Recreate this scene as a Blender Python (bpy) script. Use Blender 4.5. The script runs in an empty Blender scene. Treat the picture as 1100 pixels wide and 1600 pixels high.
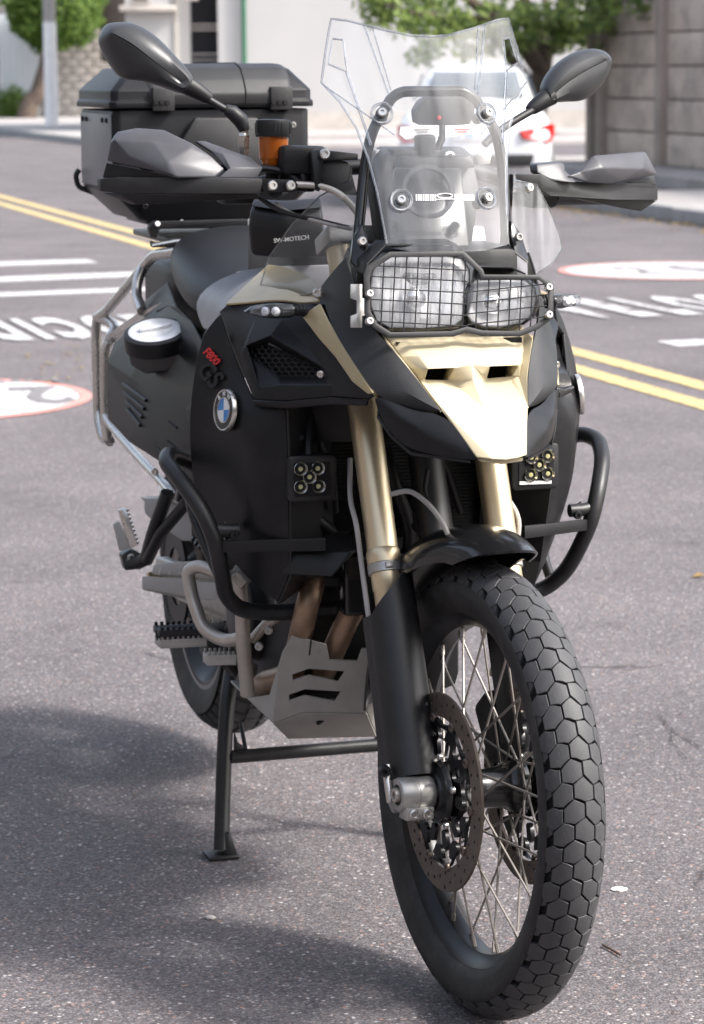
import bpy, bmesh, math, random
from mathutils import Vector, Matrix, geometry
from math import radians as R, pi, sin, cos, tan, atan2, sqrt
random.seed(7)
scn = bpy.context.scene
col = scn.collection

# ------------------------------------------------------------------ camera
F_PX = 4157.122                                  # focal length in pixels of the 1100 x 1600 photograph
CAM = Vector((-1.31196, -3.68493, 1.42610))
YAW, PIT, ROL = 0.2926071, 0.1655064, -0.0070705
def _cam_axes():
    f = Vector((sin(YAW)*cos(PIT), cos(YAW)*cos(PIT), -sin(PIT)))
    r = Vector((cos(YAW), -sin(YAW), 0)); u = r.cross(f)
    return cos(ROL)*r + sin(ROL)*u, -sin(ROL)*r + cos(ROL)*u, f
AX, AY, AZ = _cam_axes()
cd = bpy.data.cameras.new('camera'); cam = bpy.data.objects.new('camera', cd); col.objects.link(cam)
cam.matrix_world = Matrix(((AX.x, AY.x, -AZ.x, CAM.x), (AX.y, AY.y, -AZ.y, CAM.y), (AX.z, AY.z, -AZ.z, CAM.z), (0, 0, 0, 1)))
cd.sensor_fit = 'VERTICAL'; cd.sensor_height = 36.0; cd.lens = F_PX/1600*36.0
cd.clip_start = 0.1; cd.clip_end = 3000
cd.dof.use_dof = True; cd.dof.focus_distance = 3.78; cd.dof.aperture_fstop = 10.5
scn.camera = cam

# ------------------------------------------------------------------ world, sun, exposure
SUN_DIR = Vector((0.57, -0.42, 0.72)).normalized()       # towards the sun
world = bpy.data.worlds.new('World'); scn.world = world; world.use_nodes = True
wn = world.node_tree; wn.nodes.clear()
sky = wn.nodes.new('ShaderNodeTexSky'); sky.sky_type = 'NISHITA'; sky.sun_disc = False
sky.sun_elevation = math.asin(SUN_DIR.z); sky.sun_rotation = atan2(SUN_DIR.x, SUN_DIR.y)
sky.air_density = 1.0; sky.dust_density = 4.0; sky.ozone_density = 1.0
hs = wn.nodes.new('ShaderNodeHueSaturation'); hs.inputs['Saturation'].default_value = 0.60
bgn = wn.nodes.new('ShaderNodeBackground'); bgn.inputs['Strength'].default_value = 0.15
wo = wn.nodes.new('ShaderNodeOutputWorld')
wn.links.new(sky.outputs[0], hs.inputs['Color']); wn.links.new(hs.outputs[0], bgn.inputs['Color']); wn.links.new(bgn.outputs[0], wo.inputs['Surface'])
sl = bpy.data.lights.new('sun', 'SUN'); sl.energy = 2.15; sl.angle = R(9); sl.color = (1.0, 0.965, 0.925)
so = bpy.data.objects.new('sun', sl); col.objects.link(so)
so.rotation_euler = (-SUN_DIR).to_track_quat('-Z', 'Y').to_euler()
scn.view_settings.view_transform = 'Standard'; scn.view_settings.look = 'None'
scn.view_settings.gamma = 1.0; scn.view_settings.use_curve_mapping = False
scn.view_settings.exposure = 1.40
scn.cycles.max_bounces = 8; scn.cycles.transparent_max_bounces = 16

# ------------------------------------------------------------------ points: a pixel of the photograph at a known real coordinate
TRAIL, RAKE, STEER, FR = 0.106, R(24.4), 0.084777, 0.347
S0 = Vector((0, -TRAIL, 0)); SA = Vector((0, sin(RAKE), cos(RAKE)))
ST = Matrix.Translation(S0) @ Matrix.Rotation(STEER, 4, SA) @ Matrix.Translation(-S0)   # turns the steered parts
STI = ST.inverted()
def ray(px, py): return AX*((px-550)/F_PX) - AY*((py-800)/F_PX) + AZ
def V(px, py, y=None, x=None, z=None):
    d = ray(px, py)
    if y is not None: t = (y-CAM.y)/d.y
    elif x is not None: t = (x-CAM.x)/d.x
    else: t = (z-CAM.z)/d.z
    return CAM + d*t
def G(px, py, h=0.0): return V(px, py, z=h)
def W(px, py, y):                                # the same in the straight-ahead frame of the steered parts
    c = STI @ CAM; d = STI.to_3x3() @ ray(px, py)
    return c + d*((y-c.y)/d.y)
def Q(x, y, py):                                 # the height at (x, y) that shows in row py
    k = -(py-800)/F_PX
    a = (x-CAM.x)*(AY.x-k*AZ.x) + (y-CAM.y)*(AY.y-k*AZ.y)
    return Vector((x, y, CAM.z - a/(AY.z-k*AZ.z)))
def mx(p): return Vector((-p[0], p[1], p[2]))

# ------------------------------------------------------------------ materials
def mat(name, c, rough=0.5, metal=0.0, var=0.15, scale=30.0, bump=0.0, bscale=200.0, spec=0.4, coat=0.0, dirt=None, rvar=0.0):
    m = bpy.data.materials.new(name); m.use_nodes = True
    nt = m.node_tree; n = nt.nodes; b = n['Principled BSDF']
    b.inputs['Roughness'].default_value = rough; b.inputs['Metallic'].default_value = metal
    b.inputs['Specular IOR Level'].default_value = spec; b.inputs['Coat Weight'].default_value = coat
    tc = n.new('ShaderNodeTexCoord')
    nz = n.new('ShaderNodeTexNoise'); nz.inputs['Scale'].default_value = scale; nz.inputs['Detail'].default_value = 5
    nt.links.new(tc.outputs['Object'], nz.inputs['Vector'])
    rp = n.new('ShaderNodeValToRGB'); e = rp.color_ramp.elements
    e[0].position, e[1].position = 0.3, 0.7
    e[0].color = (*[v*(1-var) for v in c], 1); e[1].color = (*[min(1, v*(1+var)) for v in c], 1)
    nt.links.new(nz.outputs['Fac'], rp.inputs['Fac']); out = rp.outputs[0]
    if dirt:
        n2 = n.new('ShaderNodeTexNoise'); n2.inputs['Scale'].default_value = dirt[2]; n2.inputs['Detail'].default_value = 8; n2.inputs['Roughness'].default_value = 0.7
        nt.links.new(tc.outputs['Object'], n2.inputs['Vector'])
        r2 = n.new('ShaderNodeValToRGB'); r2.color_ramp.elements[0].position = dirt[3]; r2.color_ramp.elements[1].position = dirt[3]+0.2
        r2.color_ramp.elements[1].color = (dirt[1],)*3+(1,)
        nt.links.new(n2.outputs['Fac'], r2.inputs['Fac'])
        mxn = n.new('ShaderNodeMixRGB'); mxn.inputs['Color2'].default_value = (*dirt[0], 1)
        nt.links.new(r2.outputs[0], mxn.inputs['Fac']); nt.links.new(out, mxn.inputs['Color1']); out = mxn.outputs[0]
    nt.links.new(out, b.inputs['Base Color'])
    if rvar:
        mr = n.new('ShaderNodeMapRange'); mr.inputs['To Min'].default_value = max(0, rough-rvar); mr.inputs['To Max'].default_value = min(1, rough+rvar)
        nt.links.new(nz.outputs['Fac'], mr.inputs['Value']); nt.links.new(mr.outputs[0], b.inputs['Roughness'])
    if bump:
        n3 = n.new('ShaderNodeTexNoise'); n3.inputs['Scale'].default_value = bscale; n3.inputs['Detail'].default_value = 3
        nt.links.new(tc.outputs['Object'], n3.inputs['Vector'])
        bp = n.new('ShaderNodeBump'); bp.inputs['Strength'].default_value = bump; bp.inputs['Distance'].default_value = 0.002
        nt.links.new(n3.outputs['Fac'], bp.inputs['Height']); nt.links.new(bp.outputs[0], b.inputs['Normal'])
    return m
def clear(name, tint=(0.95, 0.96, 0.97), haze=0.04, rough=0.04):
    """thin clear sheet: lets light straight through, mirrors at grazing angles, a patchy white veil imitating bright reflection"""
    m = bpy.data.materials.new(name); m.use_nodes = True; nt = m.node_tree; n = nt.nodes; n.clear()
    o = n.new('ShaderNodeOutputMaterial'); t = n.new('ShaderNodeBsdfTransparent'); t.inputs[0].default_value = (*tint, 1)
    g = n.new('ShaderNodeBsdfGlossy'); g.inputs['Roughness'].default_value = rough
    d = n.new('ShaderNodeBsdfDiffuse'); d.inputs[0].default_value = (0.85, 0.87, 0.9, 1)  # white diffuse veil stands in for haze and sky reflection
    tc = n.new('ShaderNodeTexCoord'); nz = n.new('ShaderNodeTexNoise'); nz.inputs['Scale'].default_value = 14; nz.inputs['Detail'].default_value = 7
    mp = n.new('ShaderNodeMapping'); mp.inputs['Scale'].default_value = (2.5, 1, 0.35)
    nt.links.new(tc.outputs['Object'], mp.inputs[0]); nt.links.new(mp.outputs[0], nz.inputs['Vector'])
    mr = n.new('ShaderNodeMapRange'); mr.inputs['From Min'].default_value = 0.35; mr.inputs['From Max'].default_value = 0.75
    mr.inputs['To Min'].default_value = haze*0.4; mr.inputs['To Max'].default_value = haze*1.8
    nt.links.new(nz.outputs['Fac'], mr.inputs['Value'])
    m1 = n.new('ShaderNodeMixShader'); nt.links.new(mr.outputs[0], m1.inputs[0]); nt.links.new(t.outputs[0], m1.inputs[1]); nt.links.new(d.outputs[0], m1.inputs[2])
    fr = n.new('ShaderNodeFresnel'); fr.inputs[0].default_value = 1.45
    m2 = n.new('ShaderNodeMixShader'); nt.links.new(fr.outputs[0], m2.inputs[0]); nt.links.new(m1.outputs[0], m2.inputs[1]); nt.links.new(g.outputs[0], m2.inputs[2])
    nt.links.new(m2.outputs[0], o.inputs[0]); return m
DUST = (0.10, 0.095, 0.09)
M = dict(
 panel=mat('matt black body plastic', (0.010, 0.010, 0.0115), 0.36, var=0.12, bump=0.12, bscale=900, spec=0.26, dirt=(DUST, 0.09, 9, 0.5), rvar=0.06),
 black=mat('black plastic', (0.008, 0.008, 0.009), 0.48, var=0.2, bump=0.1, bscale=600),
 grain=mat('grained black plastic', (0.018, 0.018, 0.019), 0.46, var=0.15, bump=0.35, bscale=700, dirt=(DUST, 0.06, 14, 0.5)),
 grey=mat('grey black cover', (0.22, 0.22, 0.238), 0.42, var=0.08, bump=0.15, bscale=800),
 gloss=mat('gloss black enamel', (0.009, 0.009, 0.010), 0.22, var=0.1, coat=0.3, dirt=(DUST, 0.06, 20, 0.5)),
 powder=mat('black powder coat', (0.014, 0.014, 0.015), 0.36, var=0.2, bump=0.15, bscale=1200, dirt=(DUST, 0.08, 16, 0.5)),
 cream=mat('cream paint', (0.50, 0.435, 0.295), 0.55, var=0.02, coat=0.12, dirt=((0.45, 0.36, 0.22), 0.10, 25, 0.55)),
 sand=mat('sand metallic paint', (0.46, 0.375, 0.22), 0.36, metal=0.25, var=0.05, coat=0.3),
 gold=mat('gold anodised tube', (0.68, 0.57, 0.385), 0.36, metal=0.75, var=0.04, dirt=((0.4, 0.32, 0.2), 0.15, 30, 0.55)),
 alu=mat('cast aluminium', (0.42, 0.41, 0.39), 0.40, metal=0.7, var=0.1, bump=0.1, bscale=500, dirt=((0.16, 0.13, 0.10), 0.5, 40, 0.55)),
 skid=mat('skid plate aluminium', (0.36, 0.345, 0.32), 0.52, metal=0.35, var=0.08, bump=0.05, dirt=((0.12, 0.085, 0.06), 0.8, 22, 0.62), rvar=0.1),
 steel=mat('stainless steel', (0.62, 0.60, 0.57), 0.28, metal=0.9, var=0.06, rvar=0.08),
 tube=mat('satin stainless tube', (0.50, 0.46, 0.41), 0.40, metal=0.55, var=0.08, dirt=((0.2, 0.16, 0.12), 0.4, 20, 0.55)),
 spoke=mat('spoke steel', (0.30, 0.275, 0.25), 0.45, metal=0.7, var=0.1),
 disc=mat('brake disc steel', (0.155, 0.125, 0.105), 0.42, metal=0.6, var=0.15, scale=80),
 header=mat('heat browned steel', (0.33, 0.225, 0.155), 0.42, metal=0.6, var=0.2, scale=18, dirt=((0.15, 0.09, 0.06), 0.5, 25, 0.5)),
 tankside=mat('side tank plastic', (0.008, 0.008, 0.0095), 0.38, var=0.1, bump=0.1, bscale=900, spec=0.14),
 rim=mat('rim black', (0.006, 0.006, 0.007), 0.30, var=0.1, spec=0.3, dirt=(DUST, 0.06, 20, 0.5)),
 rubber=mat('tyre rubber', (0.018, 0.017, 0.017), 0.62, var=0.15, bump=0.2, bscale=400, dirt=(DUST, 0.25, 18, 0.45)),
 tread=mat('tread rubber', (0.045, 0.045, 0.048), 0.55, var=0.14, bump=0.25, bscale=500, dirt=(DUST, 0.18, 30, 0.5)),
 gap=mat('painted recess dark', (0.006, 0.006, 0.006), 0.85),  # near black puts the shade of grooves, holes and slots into colour
 wornrubber=mat('dusty rear tyre', (0.045, 0.041, 0.039), 0.7, var=0.15, bump=0.2, bscale=300, dirt=(DUST, 0.4, 12, 0.45)),
 seat=mat('seat vinyl', (0.012, 0.013, 0.016), 0.42, var=0.12, bump=0.3, bscale=600),
 case=mat('black powder coated aluminium', (0.009, 0.009, 0.011), 0.42, var=0.1, bump=0.15, bscale=700, spec=0.25),
 casesheen=mat('case side with painted sky sheen', (0.20, 0.205, 0.215), 0.38, var=0.06, bump=0.1, bscale=700),  # sky reflection on the black case put into a lighter grey
 hgshield=mat('grey satin shield', (0.062, 0.062, 0.070), 0.34, var=0.1, bump=0.15, bscale=900, dirt=(DUST, 0.15, 20, 0.5)),
 chrome=mat('chrome reflector', (0.82, 0.82, 0.83), 0.12, metal=1.0, var=0.02),
 white=mat('white plastic', (0.75, 0.75, 0.74), 0.4, var=0.04),
 capsilver=mat('silver fuel cap', (0.66, 0.67, 0.69), 0.36, metal=0.35, var=0.03),
 blue=mat('emblem blue', (0.02, 0.20, 0.52), 0.25, var=0.03, coat=0.5),
 red=mat('red enamel', (0.50, 0.025, 0.025), 0.35, var=0.1),
 brass=mat('brass fitting', (0.45, 0.33, 0.15), 0.35, metal=0.8, var=0.1),
 led=mat('led emitter', (0.42, 0.40, 0.20), 0.3, var=0.1, coat=0.5),
 clear=clear('clear acrylic', haze=0.085), edge=clear('polished acrylic edge', tint=(0.80, 0.83, 0.87), haze=0.14, rough=0.1),
 lens=clear('headlight lens', tint=(0.97, 0.97, 0.97), haze=0.22, rough=0.12), glare=clear('clear deflector with painted glare', haze=0.16, tint=(0.9, 0.91, 0.93)),  # stronger white veil paints bright reflection on lens and left deflector
 thin=clear('clear deflector', haze=0.05),
)
def amber():
    m = bpy.data.materials.new('amber reservoir'); m.use_nodes = True; b = m.node_tree.nodes['Principled BSDF']
    b.inputs['Base Color'].default_value = (0.42, 0.10, 0.008, 1); b.inputs['Roughness'].default_value = 0.2
    b.inputs['Transmission Weight'].default_value = 0.35; b.inputs['Coat Weight'].default_value = 0.5; return m
M['amber'] = amber()

# ------------------------------------------------------------------ mesh helpers
def finish(name, bm, m, parent=None, xf=None, smooth=38, bevel=0.0, bang=24, solid=0.0, sub=0, seg=2, crease=0):
    bmesh.ops.remove_doubles(bm, verts=bm.verts, dist=1e-6)
    if solid:
        bmesh.ops.recalc_face_normals(bm, faces=bm.faces)
        bmesh.ops.solidify(bm, geom=bm.faces[:], thickness=solid)
    bmesh.ops.recalc_face_normals(bm, faces=bm.faces)
    if bevel:
        bm.normal_update()
        es = [e for e in bm.edges if len(e.link_faces) == 2 and e.calc_face_angle(0) > R(bang)]
        if es: bmesh.ops.bevel(bm, geom=es, offset=bevel, segments=seg, profile=0.5, affect='EDGES', clamp_overlap=True)
    if crease:
        bm.normal_update(); ly = bm.edges.layers.float.get('crease_edge') or bm.edges.layers.float.new('crease_edge')
        for e in bm.edges:
            if len(e.link_faces) == 2 and e.calc_face_angle(0) > R(crease): e[ly] = 0.9
    me = bpy.data.meshes.new(name); bm.to_mesh(me); bm.free()
    if smooth and len(me.polygons):
        me.shade_smooth()
        me.set_sharp_from_angle(angle=R(smooth))
    if m: me.materials.append(m)
    return link(name, me, parent, xf, sub)
def link(name, me, parent=None, xf=None, sub=0):
    o = bpy.data.objects.new(name, me); col.objects.link(o)
    if xf is not None: o.matrix_world = xf
    if parent is not None:
        o.parent = parent; o.matrix_parent_inverse = world_of(parent).inverted()
    if sub:
        s = o.modifiers.new('s', 'SUBSURF'); s.levels = s.render_levels = sub
    return o
def world_of(o):
    m = o.matrix_basis.copy()
    if o.parent: m = world_of(o.parent) @ o.matrix_parent_inverse @ m
    return m
def copy(o, xf=None, parent=None):
    c = o.copy(); col.objects.link(c)
    if parent is not None:
        c.parent = parent; c.matrix_parent_inverse = world_of(parent).inverted()
    if xf is not None: c.matrix_basis = xf
    return c
def thing(name, label, cat, loc=(0, 0, 0), group=None):
    o = bpy.data.objects.new(name, None); col.objects.link(o); o.location = loc; o.empty_display_size = 0.1
    return tag(o, label, cat, group)
def tag(o, label=None, cat=None, group=None, kind=None):
    for k, v in (('label', label), ('category', cat), ('group', group), ('kind', kind)):
        if v: o[k] = v
    return o
def cr(pts, n=8, closed=False):                   # smooth curve through points
    pts = [Vector(p) for p in pts]; out = []; N = len(pts)
    for i in range(N if closed else N-1):
        p1, p2 = pts[i], pts[(i+1) % N]
        p0 = pts[i-1] if (i or closed) else p1*2-p2
        p3 = pts[(i+2) % N] if (i+2 < N or closed) else p2*2-p1
        for k in range(n):
            t = k/n
            out.append(0.5*((2*p1)+(p2-p0)*t+(2*p0-5*p1+4*p2-p3)*t*t+(3*p1-p0-3*p2+p3)*t**3))
    if not closed: out.append(pts[-1])
    return out
def rnd(pts, r, n=5):                             # polyline with rounded bends, as bent tube has
    pts = [Vector(p) for p in pts]; out = [pts[0]]
    for i in range(1, len(pts)-1):
        a, b, c = pts[i-1], pts[i], pts[i+1]
        k = min(r, (a-b).length*0.45, (c-b).length*0.45)
        p, q = b+(a-b).normalized()*k, b+(c-b).normalized()*k
        for j in range(n+1):
            t = j/n; out.append((1-t)**2*p+2*t*(1-t)*b+t*t*q)
    out.append(pts[-1]); return out
def add_tube(bm, pts, r, seg=10, cap=True):
    pts = [Vector(p) for p in pts]; rings = []; up = None
    for i, p in enumerate(pts):
        d = (pts[min(i+1, len(pts)-1)]-pts[max(i-1, 0)])
        if d.length < 1e-9: continue
        d.normalize()
        if up is None: up = d.orthogonal().normalized()
        up = (up-d*up.dot(d)).normalized(); s = d.cross(up)
        rr = r[i] if isinstance(r, (list, tuple)) else r
        rings.append([bm.verts.new(p+up*cos(2*pi*k/seg)*rr+s*sin(2*pi*k/seg)*rr) for k in range(seg)])
    for a, b in zip(rings, rings[1:]):
        for k in range(seg): bm.faces.new((a[k], a[(k+1) % seg], b[(k+1) % seg], b[k]))
    if cap: bm.faces.new(rings[0][::-1]); bm.faces.new(rings[-1])
    return bm
def tube(name, pts, r, m, parent=None, seg=12, xf=None): return finish(name, add_tube(bmesh.new(), pts, r, seg), m, parent, xf)
def add_loft(bm, rings, cap=True):
    vs = [[bm.verts.new(p) for p in r] for r in rings]; n = len(vs[0])
    for a, b in zip(vs, vs[1:]):
        for k in range(n): bm.faces.new((a[k], a[(k+1) % n], b[(k+1) % n], b[k]))
    if cap: bm.faces.new(vs[0][::-1]); bm.faces.new(vs[-1])
    return bm
def add_prism(bm, loop, off):
    """closed solid: a 3D loop and the same loop moved by off"""
    off = Vector(off); a = [bm.verts.new(p) for p in loop]; b = [bm.verts.new(Vector(p)+off) for p in loop]; n = len(a)
    bm.faces.new(a); bm.faces.new(b[::-1])
    for k in range(n): bm.faces.new((a[k], b[k], b[(k+1) % n], a[(k+1) % n]))
    return bm
def prism(name, loop, off, m, parent=None, bevel=0.002, xf=None, smooth=38): return finish(name, add_prism(bmesh.new(), loop, off), m, parent, xf, smooth, bevel)
def add_box(bm, c, s, rot=None):
    x, y, z = [k/2 for k in s]; c = Vector(c)
    P = [Vector(p) for p in ((-x, -y, -z), (x, -y, -z), (x, y, -z), (-x, y, -z), (-x, -y, z), (x, -y, z), (x, y, z), (-x, y, z))]
    if rot is not None: P = [rot @ p for p in P]
    v = [bm.verts.new(c+p) for p in P]
    for f in ((0, 3, 2, 1), (4, 5, 6, 7), (0, 1, 5, 4), (1, 2, 6, 5), (2, 3, 7, 6), (3, 0, 4, 7)): bm.faces.new([v[i] for i in f])
    return bm
def box(name, c, s, m, parent=None, bevel=0.002, rot=None, xf=None): return finish(name, add_box(bmesh.new(), c, s, rot), m, parent, xf, bevel=bevel)
def add_lathe(bm, prof, frame, seg=48, close=True):
    """prof: (radius, along) pairs; frame: 4x4 whose local z is the axis"""
    rings = []
    for k in range(seg):
        a = 2*pi*k/seg
        rings.append([bm.verts.new(frame @ Vector((r*cos(a), r*sin(a), h))) for r, h in prof])
    n = len(prof)
    for k in range(seg):
        a, b = rings[k], rings[(k+1) % seg]
        for i in range(n if close else n-1):
            f = [a[i], b[i], b[(i+1) % n], a[(i+1) % n]]
            try: bm.faces.new(f)
            except ValueError: pass
    return bm
def lathe(name, prof, frame, m, parent=None, seg=48, xf=None, smooth=38, close=True):
    bm = add_lathe(bmesh.new(), prof, frame, seg, close); bmesh.ops.remove_doubles(bm, verts=bm.verts, dist=1e-6)
    bmesh.ops.dissolve_degenerate(bm, edges=bm.edges, dist=1e-6)
    return finish(name, bm, m, parent, xf, smooth)
def frame(o, x=None, z=None, up=None):
    """axes at o: z the normal, x as near as can be to x (or y as near as can be to up)"""
    z = Vector(z).normalized()
    if x is not None: y = z.cross(Vector(x)).normalized(); x = y.cross(z)
    else:
        u = Vector(up) if up is not None else z.orthogonal(); x = u.cross(z).normalized(); y = z.cross(x)
    return Matrix(((x.x, y.x, z.x, o[0]), (x.y, y.y, z.y, o[1]), (x.z, y.z, z.z, o[2]), (0, 0, 0, 1)))
def axis_frame(a, b): return frame(a, z=Vector(b)-Vector(a))
def curve_mesh(loops, depth):
    """flat sheet with real holes: outer loop first"""
    cu = bpy.data.curves.new('c', 'CURVE'); cu.dimensions = '2D'; cu.fill_mode = 'BOTH'; cu.extrude = depth/2
    for l in loops:
        s = cu.splines.new('POLY'); s.points.add(len(l)-1); s.use_cyclic_u = True
        for p, q in zip(s.points, l): p.co = (q[0], q[1], 0, 1)
    o = bpy.data.objects.new('c', cu); col.objects.link(o)
    me = bpy.data.meshes.new_from_object(o.evaluated_get(bpy.context.evaluated_depsgraph_get()))
    bpy.data.objects.remove(o); bpy.data.curves.remove(cu); return me
def flat(name, loops, depth, m, fr, parent=None, xf=None):
    me = curve_mesh(loops, depth); me.transform(fr); me.materials.clear(); me.materials.append(m)
    return link(name, me, parent, xf)
def text(name, s, size, depth, m, fr, parent=None, shear=0.0, sx=1.0, sy=1.0, align='CENTER', bold=0.0, space=1.0):
    cu = bpy.data.curves.new('t', 'FONT'); cu.body = s; cu.size = size; cu.extrude = depth/2; cu.shear = shear; cu.align_x = align; cu.align_y = 'CENTER'
    cu.offset = bold; cu.space_character = space; cu.resolution_u = 3
    o = bpy.data.objects.new('t', cu); col.objects.link(o)
    me = bpy.data.meshes.new_from_object(o.evaluated_get(bpy.context.evaluated_depsgraph_get()))
    bpy.data.objects.remove(o); bpy.data.curves.remove(cu)
    me.transform(fr @ Matrix.Diagonal((sx, sy, 1, 1))); me.materials.clear(); me.materials.append(m)
    return link(name, me, parent)
def circ(r, n=24, c=(0, 0), a0=0.0): return [(c[0]+r*cos(a0+2*pi*k/n), c[1]+r*sin(a0+2*pi*k/n)) for k in range(n)]
def shell(name, verts, faces, m, parent, solid=0.004, bevel=0.0, mirror=False, sub=0, smooth=38, xf=None, bang=24, crease=0):
    """panel from 3D vertices; with mirror also its twin on the other side. Returns one or two objects"""
    out = []
    for s in ((False, True) if mirror else (False,)):
        bm = bmesh.new(); vs = [bm.verts.new(mx(p) if s else p) for p in verts]
        for f in faces: bm.faces.new([vs[i] for i in (f[::-1] if s else f)])
        out.append(finish(name, bm, m, parent, xf, smooth, bevel, bang, solid, sub, 2, crease))
    return out
def bolt(name, p, n, r, m, parent, h=0.004, xf=None):
    """round head with a hexagon socket"""
    fr = frame(p, z=n)
    pr = [(0, h*0.45), (r*0.42, h*0.45), (r*0.46, h*1.0), (r*0.8, h*1.0), (r, h*0.6), (r, -h*0.5), (0, -h*0.5)]
    return lathe(name, pr, fr, m, parent, 16, xf, 30, close=False)
TO_CAM = -AZ

# =================================================================== the street
def asphalt():
    m = bpy.data.materials.new('asphalt'); m.use_nodes = True; nt = m.node_tree; n = nt.nodes; L = nt.links; b = n['Principled BSDF']
    b.inputs['Roughness'].default_value = 0.82; b.inputs['Specular IOR Level'].default_value = 0.35
    tc = n.new('ShaderNodeTexCoord')
    def vor(scale, feat='F1', rnd=1.0):
        v = n.new('ShaderNodeTexVoronoi'); v.feature = feat; v.inputs['Scale'].default_value = scale; v.inputs['Randomness'].default_value = rnd
        L.new(tc.outputs['Object'], v.inputs['Vector']); return v
    def noise(scale, detail=4, rough=0.55):
        v = n.new('ShaderNodeTexNoise'); v.inputs['Scale'].default_value = scale; v.inputs['Detail'].default_value = detail; v.inputs['Roughness'].default_value = rough
        L.new(tc.outputs['Object'], v.inputs['Vector']); return v
    def ramp(src, stops):
        r = n.new('ShaderNodeValToRGB'); r.color_ramp.interpolation = 'LINEAR'
        while len(r.color_ramp.elements) < len(stops): r.color_ramp.elements.new(0.5)
        for e, (p, c) in zip(r.color_ramp.elements, stops): e.position = p; e.color = (*c, 1)
        L.new(src, r.inputs['Fac']); return r
    def mix(a, c, fac=None, f=0.5, mode='MIX'):
        x = n.new('ShaderNodeMixRGB'); x.blend_type = mode; x.inputs['Fac'].default_value = f
        if fac is not None: L.new(fac, x.inputs['Fac'])
        L.new(a, x.inputs['Color1']); L.new(c, x.inputs['Color2']); return x.outputs[0]
    v1 = vor(215); v2 = vor(105)
    sep = n.new('ShaderNodeSeparateColor'); L.new(v1.outputs['Color'], sep.inputs[0])
    stones = ramp(sep.outputs[0], [(0.0, (0.085, 0.080, 0.083)), (0.35, (0.128, 0.120, 0.125)), (0.62, (0.158, 0.148, 0.153)), (0.82, (0.192, 0.180, 0.185)), (0.92, (0.185, 0.14, 0.125)), (0.97, (0.27, 0.255, 0.25)), (1.0, (0.38, 0.365, 0.355))])
    edge = ramp(v1.outputs['Distance'], [(0.25, (1, 1, 1)), (0.75, (0.62, 0.60, 0.61))])
    c = mix(stones.outputs[0], edge.outputs[0], f=1.0, mode='MULTIPLY')
    sep2 = n.new('ShaderNodeSeparateColor'); L.new(v2.outputs['Color'], sep2.inputs[0])
    big = ramp(sep2.outputs[1], [(0.87, (0, 0, 0)), (0.89, (1, 1, 1))])
    bd = ramp(v2.outputs['Distance'], [(0.25, (1, 1, 1)), (0.42, (0, 0, 0))])
    bm_ = n.new('ShaderNodeMath'); bm_.operation = 'MULTIPLY'; L.new(big.outputs[0], bm_.inputs[0]); L.new(bd.outputs[0], bm_.inputs[1])
    bigc = ramp(sep2.outputs[2], [(0.0, (0.30, 0.17, 0.13)), (0.35, (0.34, 0.30, 0.27)), (1.0, (0.46, 0.44, 0.42))])
    c = mix(c, bigc.outputs[0], fac=bm_.outputs[0])
    pn = noise(1.1, 6, 0.6); patch = ramp(pn.outputs['Fac'], [(0.32, (0.78, 0.775, 0.79)), (0.68, (1.15, 1.13, 1.13))])
    c = mix(c, patch.outputs[0], f=1.0, mode='MULTIPLY')
    on = noise(6.5, 4, 0.5); oil = ramp(on.outputs['Fac'], [(0.27, (0.6, 0.58, 0.6)), (0.36, (1, 1, 1))])
    c = mix(c, oil.outputs[0], f=0.55, mode='MULTIPLY')
    cn = noise(2.0, 3); cv = n.new('ShaderNodeTexVoronoi'); cv.feature = 'DISTANCE_TO_EDGE'; cv.inputs['Scale'].default_value = 0.42
    av = n.new('ShaderNodeMixRGB'); av.inputs['Fac'].default_value = 0.35; L.new(tc.outputs['Object'], av.inputs['Color1']); L.new(cn.outputs['Color'], av.inputs['Color2'])
    L.new(av.outputs[0], cv.inputs['Vector'])
    cr_ = ramp(cv.outputs['Distance'], [(0.0, (0.35, 0.33, 0.33)), (0.0035, (1, 1, 1))])
    ck = noise(1.5, 3); ckr = ramp(ck.outputs['Fac'], [(0.5, (0, 0, 0)), (0.6, (1, 1, 1))])
    c2 = mix(c, cr_.outputs[0], f=1.0, mode='MULTIPLY'); c = mix(c, c2, fac=ckr.outputs[0])
    L.new(c, b.inputs['Base Color'])
    bp = n.new('ShaderNodeBump'); bp.inputs['Strength'].default_value = 0.55; bp.inputs['Distance'].default_value = 0.003
    hn = n.new('ShaderNodeMath'); hn.operation = 'SUBTRACT'; L.new(sep.outputs[0], hn.inputs[0]); L.new(v1.outputs['Distance'], hn.inputs[1])
    L.new(hn.outputs[0], bp.inputs['Height']); L.new(bp.outputs[0], b.inputs['Normal'])
    return m
def road_paint(name, c, wear=0.46):
    m = mat(name, c, 0.75, var=0.06, scale=8, bump=0.3, bscale=160)
    nt = m.node_tree; n = nt.nodes; L = nt.links; b = n['Principled BSDF']
    tc = n.new('ShaderNodeTexCoord'); nz = n.new('ShaderNodeTexNoise'); nz.inputs['Scale'].default_value = 22; nz.inputs['Detail'].default_value = 8; nz.inputs['Roughness'].default_value = 0.75
    L.new(tc.outputs['Object'], nz.inputs['Vector'])
    r = n.new('ShaderNodeValToRGB'); r.color_ramp.elements[0].position = wear-0.10; r.color_ramp.elements[1].position = wear-0.02
    L.new(nz.outputs['Fac'], r.inputs['Fac'])
    src = b.inputs['Base Color'].links[0].from_socket; x = n.new('ShaderNodeMixRGB'); x.inputs['Color1'].default_value = (0.17, 0.16, 0.16, 1)
    L.new(r.outputs[0], x.inputs['Fac']); L.new(src, x.inputs['Color2']); L.new(x.outputs[0], b.inputs['Base Color']); return m
M['asphalt'] = asphalt()
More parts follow.
